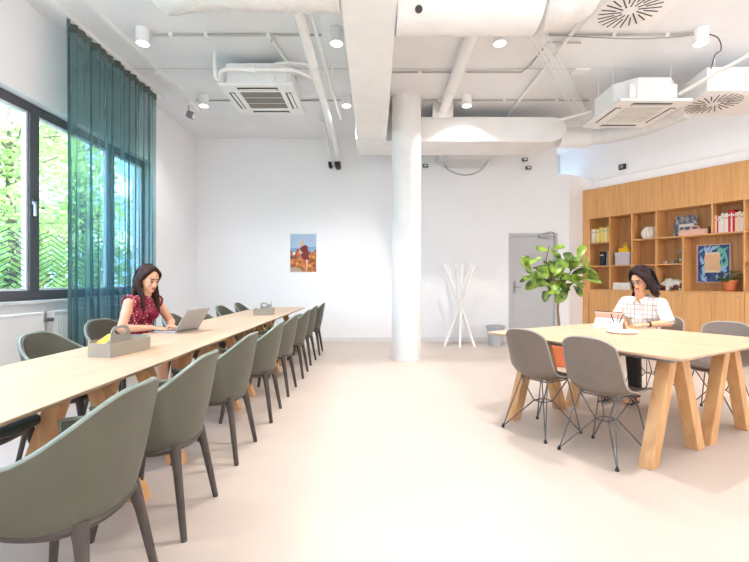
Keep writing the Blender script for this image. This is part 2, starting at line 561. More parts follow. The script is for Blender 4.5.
# left wall with the long window opening
WY0, WY1, WZ0, WZ1 = 0.4, 6.72, 1.0, 3.06
VY0, VY1 = -2.5, -0.4
m = MB(); a, b = XL - .3, XL
m.box(a, b, YF, YB + .3, 0, WZ0); m.box(a, b, YF, YB + .3, WZ1, CEIL)
m.box(a, b, YF, VY0, WZ0, WZ1); m.box(a, b, VY1, WY0, WZ0, WZ1); m.box(a, b, WY1, YB + .3, WZ0, WZ1)
struct('wall_left', m, 'wall_paint')
m = MB(); m.box(XL, 2.66, YB, YB + .3, 0, CEIL); m.box(2.66, 3.58, YB, YB + .3, 2.12, CEIL); m.box(3.58, 3.59, YB, YB + .3, 0, CEIL)
m.box(2.66, 3.58, YB + .1, YB + .3, 0, 2.12)
p = Vector((3.83, YB, 0)); q = p + SN * .9
m.prism([(3.59, YB), (3.83, YB), (q.x, q.y), (q.x - .1, q.y + .3), (3.59, YB + .6)], 0, 3.3)
struct('wall_back', m, 'wall_paint')
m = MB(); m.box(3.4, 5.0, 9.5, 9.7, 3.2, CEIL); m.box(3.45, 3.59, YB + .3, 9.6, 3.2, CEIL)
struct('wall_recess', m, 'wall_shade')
m = MB(); A = sw(-1.2, SDEPTH); B = sw(6.9, SDEPTH); C_ = sw(6.9, SDEPTH + .2); D = sw(-1.2, SDEPTH + .2)
m.prism([(A.x, A.y), (B.x, B.y), (C_.x, C_.y), (D.x, D.y)], 0, CEIL)
struct('wall_right', m, 'wall_paint')
struct('wall_far_right', MB().box(XR, XR + .2, YF, B.y + .6, 0, CEIL), 'wall_paint')
struct('wall_front', MB().box(XL, XR, YF - .2, YF, 0, CEIL), 'wall_paint')
# baseboards
m = MB(); m.box(XL + .02, 2.60, YB - .018, YB, 0, .10); m.box(3.62, 3.83, YB - .018, YB, 0, .10)
struct('baseboard_back', m, 'trim_white', bevel=.004)
struct('baseboard_left', MB().box(XL, XL + .018, YF, YB, 0, .10), 'trim_white', bevel=.004)
# dropped concrete beam, round column and cross beam
m = MB(); m.hexa([(-.27, YF, 3.4), (.184, YF, 3.4), (.184, 6.80, 3.4), (-.27, 6.80, 3.4), (-.27, YF, CEIL), (.184, YF, CEIL), (.184, 6.80, CEIL), (-.27, 6.80, CEIL)])
struct('beam_long', m, 'beam_paint', bevel=.015)
m = MB(); prof = []
y0, y1, z0, z1 = 6.79, 7.52, 3.40, 3.80
poly = [(-.30, y0 + .06, z0), (2.75, y0 + .06, z0)]
for (zz0, yy0, yy1) in ((0, 0, 0),):
    pl = [(-.30, 3.46), (-.24, 3.40), (2.78, 3.40), (2.90, 3.43), (3.0, 3.50), (3.04, 3.58), (3.04, 3.66), (3.0, 3.73), (2.92, 3.78), (2.8, 3.80), (-.30, 3.80)]
    m.extrude([(x, y0, z) for x, z in pl], (0, y1 - y0, 0))
struct('beam_cross', m, 'beam_paint', smooth=30, bevel=.02)
struct('column_round', MB().lathe([(.222, 0), (.222, CEIL)], 48, (.487, 6.58, 0), caps=False), 'white_paint', smooth=60)
# formwork joints: thin seams raised on the ceiling
m = MB(); m.box(.19, 3.4, 5.66, 5.675, CEIL - .006, CEIL); m.box(XL, -.28, 5.66, 5.675, CEIL - .004, CEIL)
struct('trim_1', m, 'wall_shade')

# ---------------- windows
def window(name, ys, handles):
    m = MB(); X0, X1 = XL - .17, XL - .10; f = .065
    y0, y1 = ys[0], ys[-1]
    m.box(X0, X1, y0, y1, WZ1 - .10, WZ1); m.box(X0, X1, y0, y1, WZ0, WZ0 + .10)
    for i, y in enumerate(ys):
        if i == 0: m.box(X0, X1, y, y + f, WZ0 + .1, WZ1 - .1)
        elif i == len(ys) - 1: m.box(X0, X1, y - f, y, WZ0 + .1, WZ1 - .1)
        else: m.box(X0, X1 + .012, y - f, y + f, WZ0 + .1, WZ1 - .1)
    fr = m.build(name, 'window_grey', None, bevel=.006); fr['kind'] = 'structure'
    for i in range(len(ys) - 1):
        a = ys[i] + f; b = ys[i + 1] - f
        g = MB(); g.box(X0 + .03, X0 + .036, a, b, WZ0 + .1, WZ1 - .1); g.build('pane', 'pane_glass', fr)
        s = MB(); t = .022
        s.box(X0 + .012, X1 - .012, a, a + t, WZ0 + .1, WZ1 - .1); s.box(X0 + .012, X1 - .012, b - t, b, WZ0 + .1, WZ1 - .1)
        s.box(X0 + .012, X1 - .012, a + t, b - t, WZ1 - .1 - t, WZ1 - .1); s.box(X0 + .012, X1 - .012, a + t, b - t, WZ0 + .1, WZ0 + .1 + t)
        s.build('glazing_bead', 'window_white', fr)
        # chevron film on the lower glass
        c = MB(); zt = WZ0 + .72; px = X0 + .046; step = .055; w = .010
        L = b - a - 2 * t; n = max(2, round(L / .19)); cw = L / n
        k = 0
        zz = WZ0 + .10 - cw
        while zz < zt:
            for j in range(n):
                ya = a + t + j * cw; yb = ya + cw
                za, zb = (zz, zz + cw * .45) if j % 2 == 0 else (zz + cw * .45, zz)
                def clip(ya, za, yb, zb, lo, hi):
                    if za > zb: ya, za, yb, zb = yb, zb, ya, za
                    if zb <= lo or za >= hi: return None
                    if za < lo: ya += (yb - ya) * (lo - za) / (zb - za); za = lo
                    if zb > hi: yb = ya + (yb - ya) * (hi - za) / (zb - za); zb = hi
                    return ya, za, yb, zb
                r = clip(ya, za, yb, zb, WZ0 + .125, zt)
                if r:
                    ya, za, yb, zb = r
                    c.add([(px, ya, za), (px, yb, zb), (px, yb, zb + w), (px, ya, za + w)], [(0, 1, 2, 3)])
            zz += step; k += 1
        if a > 2.5: c.build('chevron_film', 'chevron_ink', fr, label='dark chevron stripes on the lower glass')
    for y in handles:
        h = MB(); h.box(X1 - .012, X1 + .012, y - .016, y + .016, 1.92, 2.06); h.box(X1 + .004, X1 + .05, y - .012, y + .012, 2.0, 2.03); h.box(X1 + .03, X1 + .05, y - .012, y + .012, 1.88, 2.03)
        h.build('window_handle', 'window_white', fr, bevel=.004, label='pale lever handle')
    return fr
window('window_1', [WY0, 1.9, 3.2, 4.53, 5.86, WY1], [1.9 - .03, 4.53 - .03])
window('window_2', [VY0, -1.45, VY1], [])
m = MB(); m.box(XL - .10, XL + .06, WY0 - .05, WY1 + .04, WZ0 - .035, WZ0)
struct('trim_2', m, 'sill_stone', bevel=.005)

# ---------------- door in the back wall
dr = MB().box(2.70, 3.54, YB + .03, YB + .075, .005, 2.08).build('door_1', 'door_grey', None, bevel=.003); dr['kind'] = 'structure'
m = MB(); m.box(2.64, 2.70, YB - .012, YB + .09, 0, 2.14); m.box(3.54, 3.60, YB - .012, YB + .09, 0, 2.14); m.box(2.70, 3.54, YB - .012, YB + .09, 2.08, 2.14)
m.build('door_frame', 'door_grey', dr, bevel=.004)
m = MB(); m.box(2.745, 2.785, YB + .018, YB + .03, .95, 1.20); m.tube([(2.765, YB + .02, 1.08), (2.765, YB - .03, 1.08), (2.88, YB - .03, 1.08)], .011, 8)
m.build('door_handle', 'steel_grey', dr, bevel=.002, label='metal lever handle on a long plate')
m = MB(); m.box(3.22, 3.46, YB - .05, YB - .013, 2.05, 2.115); m.tube([(3.30, YB - .03, 2.12), (3.42, YB - .15, 2.15), (3.55, YB - .02, 2.13)], .010, 6)
m.build('door_closer', 'steel_grey', dr, bevel=.004, label='slim metal door closer arm')

# ---------------- curtain
def curtain():
    t = thing('curtain', 'sheer teal curtain hanging in folds from the ceiling over the window', 'curtain', (-3.22, 5.5, 0))
    y0, y1 = -1.01, .83
    def f(u, v):
        y = y0 + (y1 - y0) * u
        ph = u * 2 * PI * 15 + .9 * math.sin(u * 9)
        amp = .036 * (1 - .55 * v) + .012 * math.sin(u * 31)
        x = amp * math.sin(ph) + .012 * math.sin(ph * .37 + v * 3)
        y += .018 * math.sin(ph * 2 + 1.0) * (1 - v)
        return (x, y, .02 + (3.93 - .02) * v)
    MB().grid(f, 300, 14).build('voile', 'curtain_voile', t, smooth=180)
    def h(u, v):
        p = f(u, 1.0 - .0 * v)
        return (p[0] * 1.0 + .004, p[1], 3.86 + .09 * v)
    MB().grid(h, 300, 1).build('pleat_heading', 'curtain_hem', t, smooth=180, label='darker gathered heading tape')
    return t
curtain()
tag(MB().box(-3.25, -3.19, 3.2, 6.5, 3.955, 4.0).build('curtain_rail', 'white_plastic'), 'white curtain rail fixed to the ceiling above the teal curtain', 'curtain rail')

# ---------------- radiators under the window
def radiator(y0, y1, flat, label):
    t = thing('radiator', label, 'radiator', (XL + .09, (y0 + y1) / 2, 0), group='radiators under the window')
    L = (y1 - y0) / 2
    m = MB(); m.box(-.045, .035, -L, L, .18, .86)
    if not flat:
        y = -L + .03
        while y < L - .04:
            m.box(.035, .047, y, y + .018, .22, .82); y += .036
    m.build('panel', 'radiator_white', t, bevel=.006)
    g = MB(); g.box(-.05, .04, -L, L, .86, .885)
    g.build('top_grille', 'radiator_white', t, bevel=.004)
    v = MB(); s = -1 if not flat else 1
    v.tube([(0, s * (L - .002), .80), (0, s * (L + .035), .80)], .012, 8); v.tube([(0, s * (L + .035), .80), (.045, s * (L + .035), .80)], [.018, .022], 12)
    v.build('valve', 'steel_grey', t, smooth=40, label='small round metal valve')
    for y in (-L * .7, L * .7):
        b = MB(); b.box(-.088, -.04, y - .03, y + .03, .3, .75); b.box(-.03, .02, y - .015, y + .015, 0, .2); b.box(-.06, -.02, y - .015, y + .015, .18, .32)
        b.build('bracket', 'radiator_white', t)
radiator(2.35, 4.38, True, 'flat white panel radiator under the uncurtained part of the window')
radiator(4.52, 6.0, False, 'white ribbed radiator partly behind the teal curtain')
# ------------------------------------------------------------------ ceiling services
def spot(name_label, x, y, z=CEIL, group='ceiling spotlights'):
    t = thing('ceiling_spotlight', name_label, 'spotlight', (x, y, 0), group=group)
    MB().lathe([(.001, CEIL), (.055, CEIL), (.074, CEIL - .004), (.074, CEIL - .17), (.066, CEIL - .17), (.060, CEIL - .135), (.001, CEIL - .135)], 24, caps=False).build('housing', 'white_plastic', t, smooth=40)
    MB().lathe([(.001, CEIL - .136), (.052, CEIL - .136), (.052, CEIL - .142), (.001, CEIL - .142)], 20, caps=False).build('lens', 'lamp_glow', t, label='glowing lens')
    return t
SPX = (-2.57, -.42, 1.39, 3.62); SPY = (4.77, 6.47)
s0 = spot('white cylinder ceiling spotlight beside the top of the teal curtain', SPX[0], SPY[0])
spl = [('white cylinder ceiling spotlight between the light track and the cassette air conditioner', SPX[0], SPY[1]),
       ('white cylinder ceiling spotlight beside the pipe run, nearer of two left of the beam', SPX[1], SPY[0]),
       ('white cylinder ceiling spotlight beside the pipe run, farther of two left of the beam', SPX[1], SPY[1]),
       ('white cylinder ceiling spotlight just below the edge of the big wrapped duct', SPX[2], SPY[0]),
       ('white cylinder ceiling spotlight above the cross beam with its light pool', SPX[2], SPY[1]),
       ('large white cylinder ceiling spotlight above the suspended cassette unit by the shelf', SPX[3], SPY[0])]
for lb, x, y in spl: dup(s0, (x, y, 0), 0, lb)

def lamp(x, y, e, size=74, blend=.35, z=CEIL - .17, col=(1.0, .98, .96), rad=.022):
    l = bpy.data.lights.new('spot_lamp', 'SPOT'); l.energy = e; l.spot_size = R(size); l.spot_blend = blend
    l.shadow_soft_size = rad; l.color = col
    o = bpy.data.objects.new('spot_lamp', l); COL.objects.link(o); o.location = (x, y, z)
E_SPOT = 125
for x in SPX + (5.6,):
    for y in (-2.0, -.33, 1.37, 3.07, 4.77, 6.47):
        if (x > 5 and y > 5) or (x > 3 and y > 6): continue
        if x == SPX[2] and 3 < y < 5: lamp(x, y, 205, 86, .15)
        elif y > 6: lamp(x, y, 60 if x < -2 else 155, 124, .7)
        elif x < -2: lamp(x, y, 90, 80, .35)
        else: lamp(x, y, 52, 58, .4)
lamp(5.1, 5.3, 120, 150, .8); lamp(6.2, 4.0, 120, 150, .8)  # unseen wide spots added to brighten the shelf wall
for x, y, e in ((-1.6, -1.9, 34), (2.0, -1.9, 36), (5.8, -.4, 36), (6.3, 2.4, 26)):
    l = bpy.data.lights.new('fill_light', 'POINT'); l.energy = e; l.shadow_soft_size = .35; l.color = (.97, .985, 1.0)  # unseen point fill, added to brighten walls and ceiling
    o = bpy.data.objects.new('fill_light', l); COL.objects.link(o); o.location = (x, y, 2.3)
    l = bpy.data.lights.new('ceiling_fill', 'SPOT'); l.energy = e * 8.4; l.spot_size = R(165); l.spot_blend = .6; l.shadow_soft_size = .2; l.color = (1, .985, .965)  # unseen upward fill, added to bounce light off the ceiling
    o = bpy.data.objects.new('ceiling_fill', l); COL.objects.link(o); o.location = (x, max(y, .5), 2.5); o.rotation_euler = (R(180) if y < -1 else R(180), 0, 0)
l = bpy.data.lights.new('shelf_wall_fill', 'AREA'); l.shape = 'RECTANGLE'; l.size = 4.0; l.size_y = .12; l.energy = 3.5; l.color = (1, .98, .95)  # unseen strip above the shelf, added to whiten the wall
o = bpy.data.objects.new('shelf_wall_fill', l); COL.objects.link(o); o.location = sw(2.1, .12, 3.06); o.rotation_euler = (R(180), 0, SH)

# light track along the left wall
t = thing('light_track', 'thin white light track running along the ceiling beside the curtain', 'light track', (-2.86, 5.5, 0))
MB().box(-.018, .018, -2.2, 1.5, 3.955, 4.0).build('rail', 'white_plastic', t)
for y in (.15, .32, 1.05): MB().box(-.03, .03, y, y + .05, 3.925, 3.957).build('connector', 'white_plastic', t)
t = thing('track_spotlight', 'small grey square spotlight hanging from the light track near the back wall', 'spotlight', (-2.86, 6.62, 0))
MB().box(-.02, .02, -.05, .05, 3.90, 3.957).build('adapter', 'white_plastic', t)
MB().tube([(0, 0, 3.90), (.0, 0, 3.80)], .008, 8).build('stem', 'grey_metal', t)
MB().rbox((.03, 0, 3.755), (.10, .09, .10), (0, .35, 0)).build('head', 'grey_metal', t, bevel=.006, label='grey cube head')
MB().rbox((.075, 0, 3.735), (.004, .07, .078), (0, .35, 0)).build('lens', 'white_plastic', t)

# conduits with clips across the ceiling
def conduit(pts, r, label, clips=None, name='conduit', mat='conduit_shaded', cat='conduit', group='ceiling conduits'):
    t = thing(name, label, cat, (0, 0, 0), group=group)
    MB().tube(pts, r, 8).build('tube', mat, t, smooth=50)
    for c in clips or (): MB().box(c[0] - .02, c[0] + .02, c[1] - r - .014, c[1] + r + .014, c[2] - r - .004, CEIL).build('clip', 'white_paint', t)
    return t
conduit([(-2.5, 4.86, 3.978), (-.6, 4.86, 3.978)], .012, 'thin conduit across the ceiling from the curtain spotlight to the pipe run', [(x, 4.86, 3.978) for x in (-2.3, -1.9, -1.2, -.8)])
conduit([(.2, 4.86, 3.978), (3.55, 4.86, 3.978)], .012, 'thin conduit across the ceiling behind the wrapped duct', [(x, 4.86, 3.978) for x in (.6, 1.1, 1.9, 2.7, 3.3)])
conduit([(-2.75, 6.62, 3.978), (-.45, 6.62, 3.978)], .012, 'thin conduit along the ceiling behind the left cassette air conditioner', [(x, 6.62, 3.978) for x in (-2.2, -1.7, -.8)])
conduit([(.74, 6.62, 3.978), (3.3, 6.62, 3.978)], .012, 'thin conduit along the ceiling just in front of the cross beam', [(x, 6.62, 3.978) for x in (1.0, 2.0, 2.8)])
conduit([(.2, 5.72, 3.975), (1.95, 5.72, 3.975), (2.0, 5.55, 3.975), (2.02, 5.0, 3.975), (2.4, 5.0, 3.97)], .011, 'thin cranked conduit meeting the wire cable tray', [(x, 5.72, 3.975) for x in (.6, 1.2)])
conduit([(2.19, 4.4, 3.955), (2.22, 7.2, 3.955)], .024, 'straight pale pipe running to the cross beam past the cable tray', [(2.2, 5.0, 3.955), (2.21, 6.8, 3.955)], mat='pipe_white')
# thick drain pipe ending at a flange
t = thing('soil_pipe', 'thick white pipe under the ceiling right of the beam with a flange', 'pipe', (1.05, 0, 0))
MB().tube([(0, 4.0, 3.87), (.02, 5.9, 3.87), (.02, 6.78, 3.87)], .075, 16).build('pipe', 'pipe_white', t, smooth=40)
MB().tube([(.02, 5.95, 3.87), (.02, 6.0, 3.87)], .082, 16).build('collar', 'pipe_white', t, smooth=40)
m = MB(); m.tube([(.02, 6.66, 3.87), (.02, 6.72, 3.87)], [.085, .115], 16); m.box(-.14, .18, 6.72, 6.76, 3.76, 3.99)
m.build('flange', 'pipe_white', t, smooth=40, label='wider flange and square plate')
# the pipe run on the left of the beam
t = thing('water_pipe', 'long white pipe under the ceiling left of the beam, turning down at the back wall', 'pipe', (-.71, 0, 0))
MB().tube([(0, 3.2, 3.70), (0, 8.05, 3.70), (0.0, 8.2, 3.68), (0, 8.26, 3.62), (0, 8.27, 3.50)], .052, 14).build('pipe', 'pipe_white', t, smooth=40)
for y in (4.95, 6.55): MB().tube([(0, y, 3.70), (0, y + .05, 3.70)], .058, 14).build('collar', 'pipe_white', t, smooth=40)
for y in (4.6, 6.0, 7.4): MB().tube([(0, y, 3.74), (0, y, CEIL)], .007, 6).build('hanger', 'pipe_white', t)
m = MB(); m.tube([(0, 8.27, 3.50), (0, 8.29, 3.46), (0, 8.34, 3.44), (0, YB, 3.44)], .058, 12)
m.build('wall_gland', 'black_plastic', t, smooth=40, label='black elbow into the wall')
t = thing('thin_pipe', 'slim white pipe running beside the long pipe left of the beam', 'pipe', (-.55, 0, 0))
MB().tube([(-.1, 3.2, 3.80), (0, 6.9, 3.80)], .022, 10).build('pipe', 'pipe_white', t, smooth=40)
for y in (4.3, 5.6, 6.7): MB().box(-.02, .02, y, y + .03, 3.815, CEIL).build('clamp', 'pipe_white', t)
t = thing('thin_pipe', 'slim white pipe dropping to a black elbow at the back wall', 'pipe', (-.86, 0, 0))
MB().tube([(.03, 6.9, 3.78), (0, 8.1, 3.70), (0, 8.27, 3.60), (0, 8.28, 3.50)], .024, 10).build('pipe', 'pipe_white', t, smooth=40)
MB().tube([(0, 8.28, 3.50), (0, 8.30, 3.46), (0, 8.36, 3.44), (0, YB, 3.44)], .034, 10).build('wall_gland', 'black_plastic', t, smooth=40)

# cassette air conditioners
def cassette(label, x0, x1, y0, y1, z, filt, body_h=.27, chamfer=.16):
    cx, cy = (x0 + x1) / 2, (y0 + y1) / 2
    t = thing('cassette_air_conditioner', label, 'air conditioner', (cx, cy, 0), group='cassette air conditioners')
    W, D = (x1 - x0) / 2, (y1 - y0) / 2
    m = MB()
    w2, d2, c = W - .045, D - .045, chamfer
    m.prism([(-w2 + c, -d2), (w2 - c, -d2), (w2, -d2 + c), (w2, d2 - c), (w2 - c, d2), (-w2 + c, d2), (-w2, d2 - c), (-w2, -d2 + c)], z + .035, z + .035 + body_h)
    m.build('casing', 'white_plastic', t, bevel=.006)
    # decorative panel: frame round the intake grille
    p = MB(); g = .55
    gx, gy = W * .56, D * .56
    for (a, b, c2, d) in ((-W, W, -D, -gy), (-W, W, gy, D), (-W, -gx, -gy, gy), (gx, W, -gy, gy)):
        p.box(a, b, c2, d, z, z + .04)
    p.build('panel', 'white_plastic', t, bevel=.008)
    k = MB(); k.box(-gx, gx, -gy, gy, z + .008, z + .02)
    k.build('intake_grille', filt, t, label='square intake grille')
    r = MB()
    for i in (-1, 1): MB().box(-gx, gx, i * gy * .34 - .004, i * gy * .34 + .004, z + .003, z + .008).build('grille_rib', 'filter_pale', t)
    for (a, b, c2, d) in ((-W * .55, W * .55, -D * .86, -D * .70), (-W * .55, W * .55, D * .70, D * .86), (-W * .86, -W * .70, -D * .55, D * .55), (W * .70, W * .86, -D * .55, D * .55)):
        q = MB(); q.box(a, b, c2, d, z - .002, z + .004)
        sl = q.build('air_slot', 'dark_slot', t, label='dark air outlet slot')
        v = MB()
        if b - a > d - c2: v.rbox(((a + b) / 2, (c2 + d) / 2 + .008, z - .006), (b - a - .03, (d - c2) * .6, .006), (.3, 0, 0))
        else: v.rbox(((a + b) / 2 + .008, (c2 + d) / 2, z - .006), ((b - a) * .6, d - c2 - .03, .006), (0, .3, 0))
        v.build('flap', 'white_plastic', sl)
    for sx in (-1, 1):
        for sy in (-1, 1):
            h = MB(); h.tube([(sx * (w2 - .03), sy * (d2 - .25), z + .2), (sx * (w2 - .03), sy * (d2 - .25), CEIL)], .007, 6)
            h.box(sx * (w2 - .03) - .02, sx * (w2 - .03) + .02, sy * (d2 - .25) - .02, sy * (d2 - .25) + .02, z + .16, z + .175)
            h.build('hanger_rod', 'white_paint', t)
    return t
ac1 = cassette('white square cassette air conditioner with dark grille, left of the beam', -1.92, -1.0, 5.27, 6.2, 3.60, 'filter_grey', .26, .05)
ac2 = cassette('white suspended cassette air conditioner with pale grille, near the bookshelf', 3.03, 3.93, 5.30, 6.25, 3.42, 'filter_pale', .28, .2)
m = MB(); m.box(-.30, .30, -.412, -.40, 3.49, 3.66); m.box(-.08, .08, -.418, -.41, 3.52, 3.60)
m.build('service_cover', 'white_plastic', ac2, bevel=.004)
# refrigerant pipes of the left unit
t = thing('refrigerant_pipe', 'white lagged pipe crossing the front of the left air conditioner', 'pipe', (0, 0, 0))
MB().tube(spline([(-1.86, 5.45, 3.66), (-1.88, 5.24, 3.68), (-1.80, 5.17, 3.74), (-1.4, 5.16, 3.74), (-1.0, 5.16, 3.73), (-.86, 5.2, 3.70), (-.76, 5.3, 3.70)], 5), .024, 10).build('pipe', 'pipe_white', t, smooth=40)
MB().tube([(-1.52, 5.16, 3.74), (-1.42, 5.16, 3.74)], .038, 10).build('sleeve', 'pipe_white', t, smooth=40)
t = thing('refrigerant_pipe', 'thinner white pipe looping above the left air conditioner', 'pipe', (0, 0, 0))
MB().tube(spline([(-1.23, 5.34, 3.66), (-1.24, 5.24, 3.80), (-1.16, 5.22, 3.84), (-.9, 5.22, 3.84), (-.7, 5.24, 3.80)], 5), .019, 10).build('pipe', 'pipe_white', t, smooth=40)
t = thing('refrigerant_pipe', 'white pipe standing at the left end of the left air conditioner', 'pipe', (0, 0, 0))
MB().tube(spline([(-1.93, 5.19, 3.97), (-1.93, 5.19, 3.80), (-1.92, 5.20, 3.66), (-1.90, 5.235, 3.65)], 5), .022, 10).build('pipe', 'pipe_white', t, smooth=40)
t = thing('refrigerant_pipe', 'short white pipe slanting down from the ceiling behind the left unit', 'pipe', (0, 0, 0))
MB().tube([(-1.18, 4.95, 3.97), (-1.06, 5.5, 3.92), (-1.02, 5.55, 3.86)], .022, 10).build('pipe', 'pipe_white', t, smooth=40)

# third cassette hidden behind the cross beam
t = thing('ceiling_unit', 'pale ceiling unit on a tray with drooping cables, behind the cross beam', 'air conditioner', (1.70, 8.02, 0))
m = MB(); m.prism([(-.45, -.38), (.45, -.38), (.45, .36), (-.45, .36)], 3.50, 3.85); m.build('casing', 'white_plastic', t, bevel=.01)
m = MB(); m.hexa([(-.36, -.25, 3.40), (.36, -.25, 3.40), (.36, .32, 3.40), (-.36, .32, 3.40), (-.45, -.38, 3.50), (.45, -.38, 3.50), (.45, .36, 3.50), (-.45, .36, 3.50)])
m.build('tray', 'wall_shade', t, label='pale grey metal tray underneath')
m = MB()
m.tube(spline([(-.42, .1, 3.49), (-.3, .12, 3.30), (0, .12, 3.20), (.3, .12, 3.28), (.46, .1, 3.49)], 6), .006, 6)
m.tube(spline([(-.40, .14, 3.49), (-.28, .16, 3.32), (.02, .16, 3.22), (.28, .16, 3.30), (.44, .14, 3.49)], 6), .005, 6)
m.build('cable', 'grey_metal', t, label='loose drooping grey cables')
for x in (-.4, .4): MB().tube([(x, 0, 3.85), (x, 0, CEIL)], .007, 6).build('hanger_rod', 'grey_metal', t)
t = thing('loose_cable', 'pale loose cable drooping from the ceiling left of the door', 'cable', (2.6, 8.2, 0))
MB().tube(spline([(-.45, 0, 3.55), (-.25, 0, 3.28), (.05, 0, 3.18), (.3, .05, 3.24), (.45, .24, 3.35)], 6), .005, 6).build('cable', 'pipe_white', t)
for (x, z, lb) in ((1.0, 3.46, 'small black socket on a rod beside the round column'), (3.02, 3.42, 'small black device on the back wall above the grey door'), (2.95, 3.58, 'upper small dark device on the back wall above the door')):
    t = thing('wall_socket', lb, 'socket', (x, 8.44, 0))
    MB().box(-.05, .05, -.03, .018, z - .03, z + .03).build('box', 'black_plastic', t, bevel=.004)
    MB().box(-.03, .03, -.034, -.03, z - .016, z + .016).build('face', 'white_plastic', t)
t = thing('junction_box', 'black junction box on the shelf wall under the air duct', 'socket', sw(.62, SDEPTH - .03), SH)
MB().box(-.06, .06, -.03, .028, 3.36, 3.46).build('box', 'black_plastic', t, bevel=.004)
MB().box(-.03, .03, -.034, -.03, 3.38, 3.44).build('cover', 'grey_metal', t)

# big wrapped duct across the front and its flexible ends
t = thing('wrapped_duct', 'large white wrapped air duct crossing the ceiling right of the beam', 'air duct', (0, 3.7, 3.65))
def rough_tube(pts, rads, n=40, wrinkle=.008, seed=1):
    rr = random.Random(seed)
    m = MB(); P = [Vector(p) for p in pts]
    vs = []; fs = []; up = Vector((0, 0, 1))
    for i, p in enumerate(P):
        tt = (P[min(i + 1, len(P) - 1)] - P[max(0, i - 1)]).normalized()
        u = (up - tt * up.dot(tt)).normalized(); w = tt.cross(u); up = u
        for k in range(n):
            a = 2 * PI * k / n
            r = rads[i] + wrinkle * math.sin(k * 2.3 + i * 1.7 + seed) + rr.uniform(-wrinkle, wrinkle) * .6
            vs.append(p + (u * math.cos(a) + w * math.sin(a)) * r)
    for i in range(len(P) - 1):
        for k in range(n):
            k2 = (k + 1) % n
            fs.append((i * n + k, i * n + k2, (i + 1) * n + k2, (i + 1) * n + k))
    fs.append(tuple(range(n - 1, -1, -1))); o = (len(P) - 1) * n; fs.append(tuple(range(o, o + n)))
    return m.add(vs, fs)
rough_tube([(.19 + i * .12, 0, 0) for i in range(11)], [.30] * 11, 40, .002, 3).build('duct', 'duct_wrap', t, smooth=60)
pts = spline([(1.39, 0, 0), (1.53, 0, .02), (1.68, .05, .07), (1.84, .16, .10)], 16)
rough_tube(pts, [.298 - .09 * (i / len(pts)) ** 1.5 + .008 * (i % 2) for i in range(len(pts))], 36, .006, 5).build('flexible_end', 'flex_duct', t, smooth=70, label='crinkled flexible sleeve')
m = MB(); m.lathe([(.03, 0), (.03, .012), (.022, .014)], 16); m.xform(Matrix.Translation((.36, -.20, -.235)) @ Euler((R(140), 0, 0)).to_matrix().to_4x4())
m.build('inspection_port', 'dark_slot', t, label='small round dark port')
t = thing('flexible_duct', 'crinkled white flexible duct under the ceiling left of the beam', 'air duct', (-.27, 3.4, 3.59))
pts = spline([(-.01, 0, 0), (-.3, 0, 0), (-.7, 0, .01), (-1.1, .05, .05), (-1.5, .2, .10)], 14)
rough_tube(pts, [.225 + .008 * (i % 2) for i in range(len(pts))], 36, .008, 9).build('duct', 'flex_duct', t, smooth=70)

# swirl diffusers
def diffuser(parent, c, rad, z, n=24, rot=0.0):
    m = MB()
    m.lathe([(.001, z), (rad, z), (rad + .02, z + .006), (rad + .02, z + .012), (.001, z + .012)], 40, (c[0], c[1], 0), caps=False)
    d = m.build('diffuser', 'white_plastic', parent, smooth=30)
    s = MB()
    for k in range(n):
        a = 2 * PI * k / n + rot
        p = Vector((c[0] + math.cos(a) * rad * (.60 if k % 2 else .70), c[1] + math.sin(a) * rad * (.60 if k % 2 else .70), z - .002))
        s.rbox(p, (rad * (.72 if k % 2 else .5), .012, .004), (0, 0, a + .10))
    s.build('vane_slot', 'dark_slot', d, label='radial dark slots')
    h = MB(); h.lathe([(.001, z - .004), (.03, z - .004), (.03, z), (.001, z)], 20, (c[0], c[1], 0), caps=False); h.build('hub', 'white_plastic', d)
t = thing('diffuser_box', 'square white plenum box with a round swirl diffuser at the end of the wrapped duct', 'air diffuser', (2.51, 4.13, 0))
MB().box(-.36, .36, -.36, .38, 3.83, CEIL).build('plenum', 'white_paint', t, bevel=.006)
diffuser(t, (-.04, .03), .29, 3.815)
t = thing('supply_duct', 'white rectangular duct with a round swirl diffuser above the bookshelf', 'air duct', (4.02, 5.2, 0))
m = MB(); m.prism([(0, 0), (1.9, -.02), (1.9, .1), (.95, .80), (.10, .80)], 3.50, 3.79); m.build('duct', 'white_paint', t, bevel=.008)
diffuser(t, (.36, .36), .32, 3.488, 26, .1)
for x, y in ((.25, .2), (1.2, .2)): MB().tube([(x, y, 3.79), (x, y, CEIL)], .008, 6).build('hanger_rod', 'white_paint', t)
t = thing('round_duct', 'round white duct leaving the cross beam and turning to the supply duct', 'air duct', (3.02, 7.15, 3.58))
m = MB(); m.tube([(0.03, 0, 0), (.52, 0, 0)], .165, 28); m.tube([(.44, 0, 0), (.48, 0, 0)], .172, 28); m.build('duct', 'white_paint', t, smooth=40)
pts = spline([(.48, 0, 0), (.76, -.14, -.01), (1.05, -.55, -.03), (1.20, -.9, -.02), (1.31, -1.2, -.01)], 14)
rough_tube(pts, [.118 + .006 * (i % 2) for i in range(len(pts))], 28, .005, 12).build('flexible_end', 'flex_duct', t, smooth=70, label='crinkled flexible sleeve')
# slanted white pipe in front of the supply duct and at the cassette
t = thing('slanted_pipe', 'white pipe slanting up past the supply duct to the ceiling', 'pipe', (0, 0, 0))
MB().tube([(3.70, 5.22, 3.47), (4.10, 4.50, 3.67)], .022, 10).build('pipe', 'pipe_white', t, smooth=40)
t = thing('slanted_pipe', 'short white pipe at the far corner of the cassette near the bookshelf', 'pipe', (0, 0, 0))
MB().tube([(2.72, 6.45, 3.60), (3.18, 6.3, 3.68)], .022, 10).build('pipe', 'pipe_white', t, smooth=40)
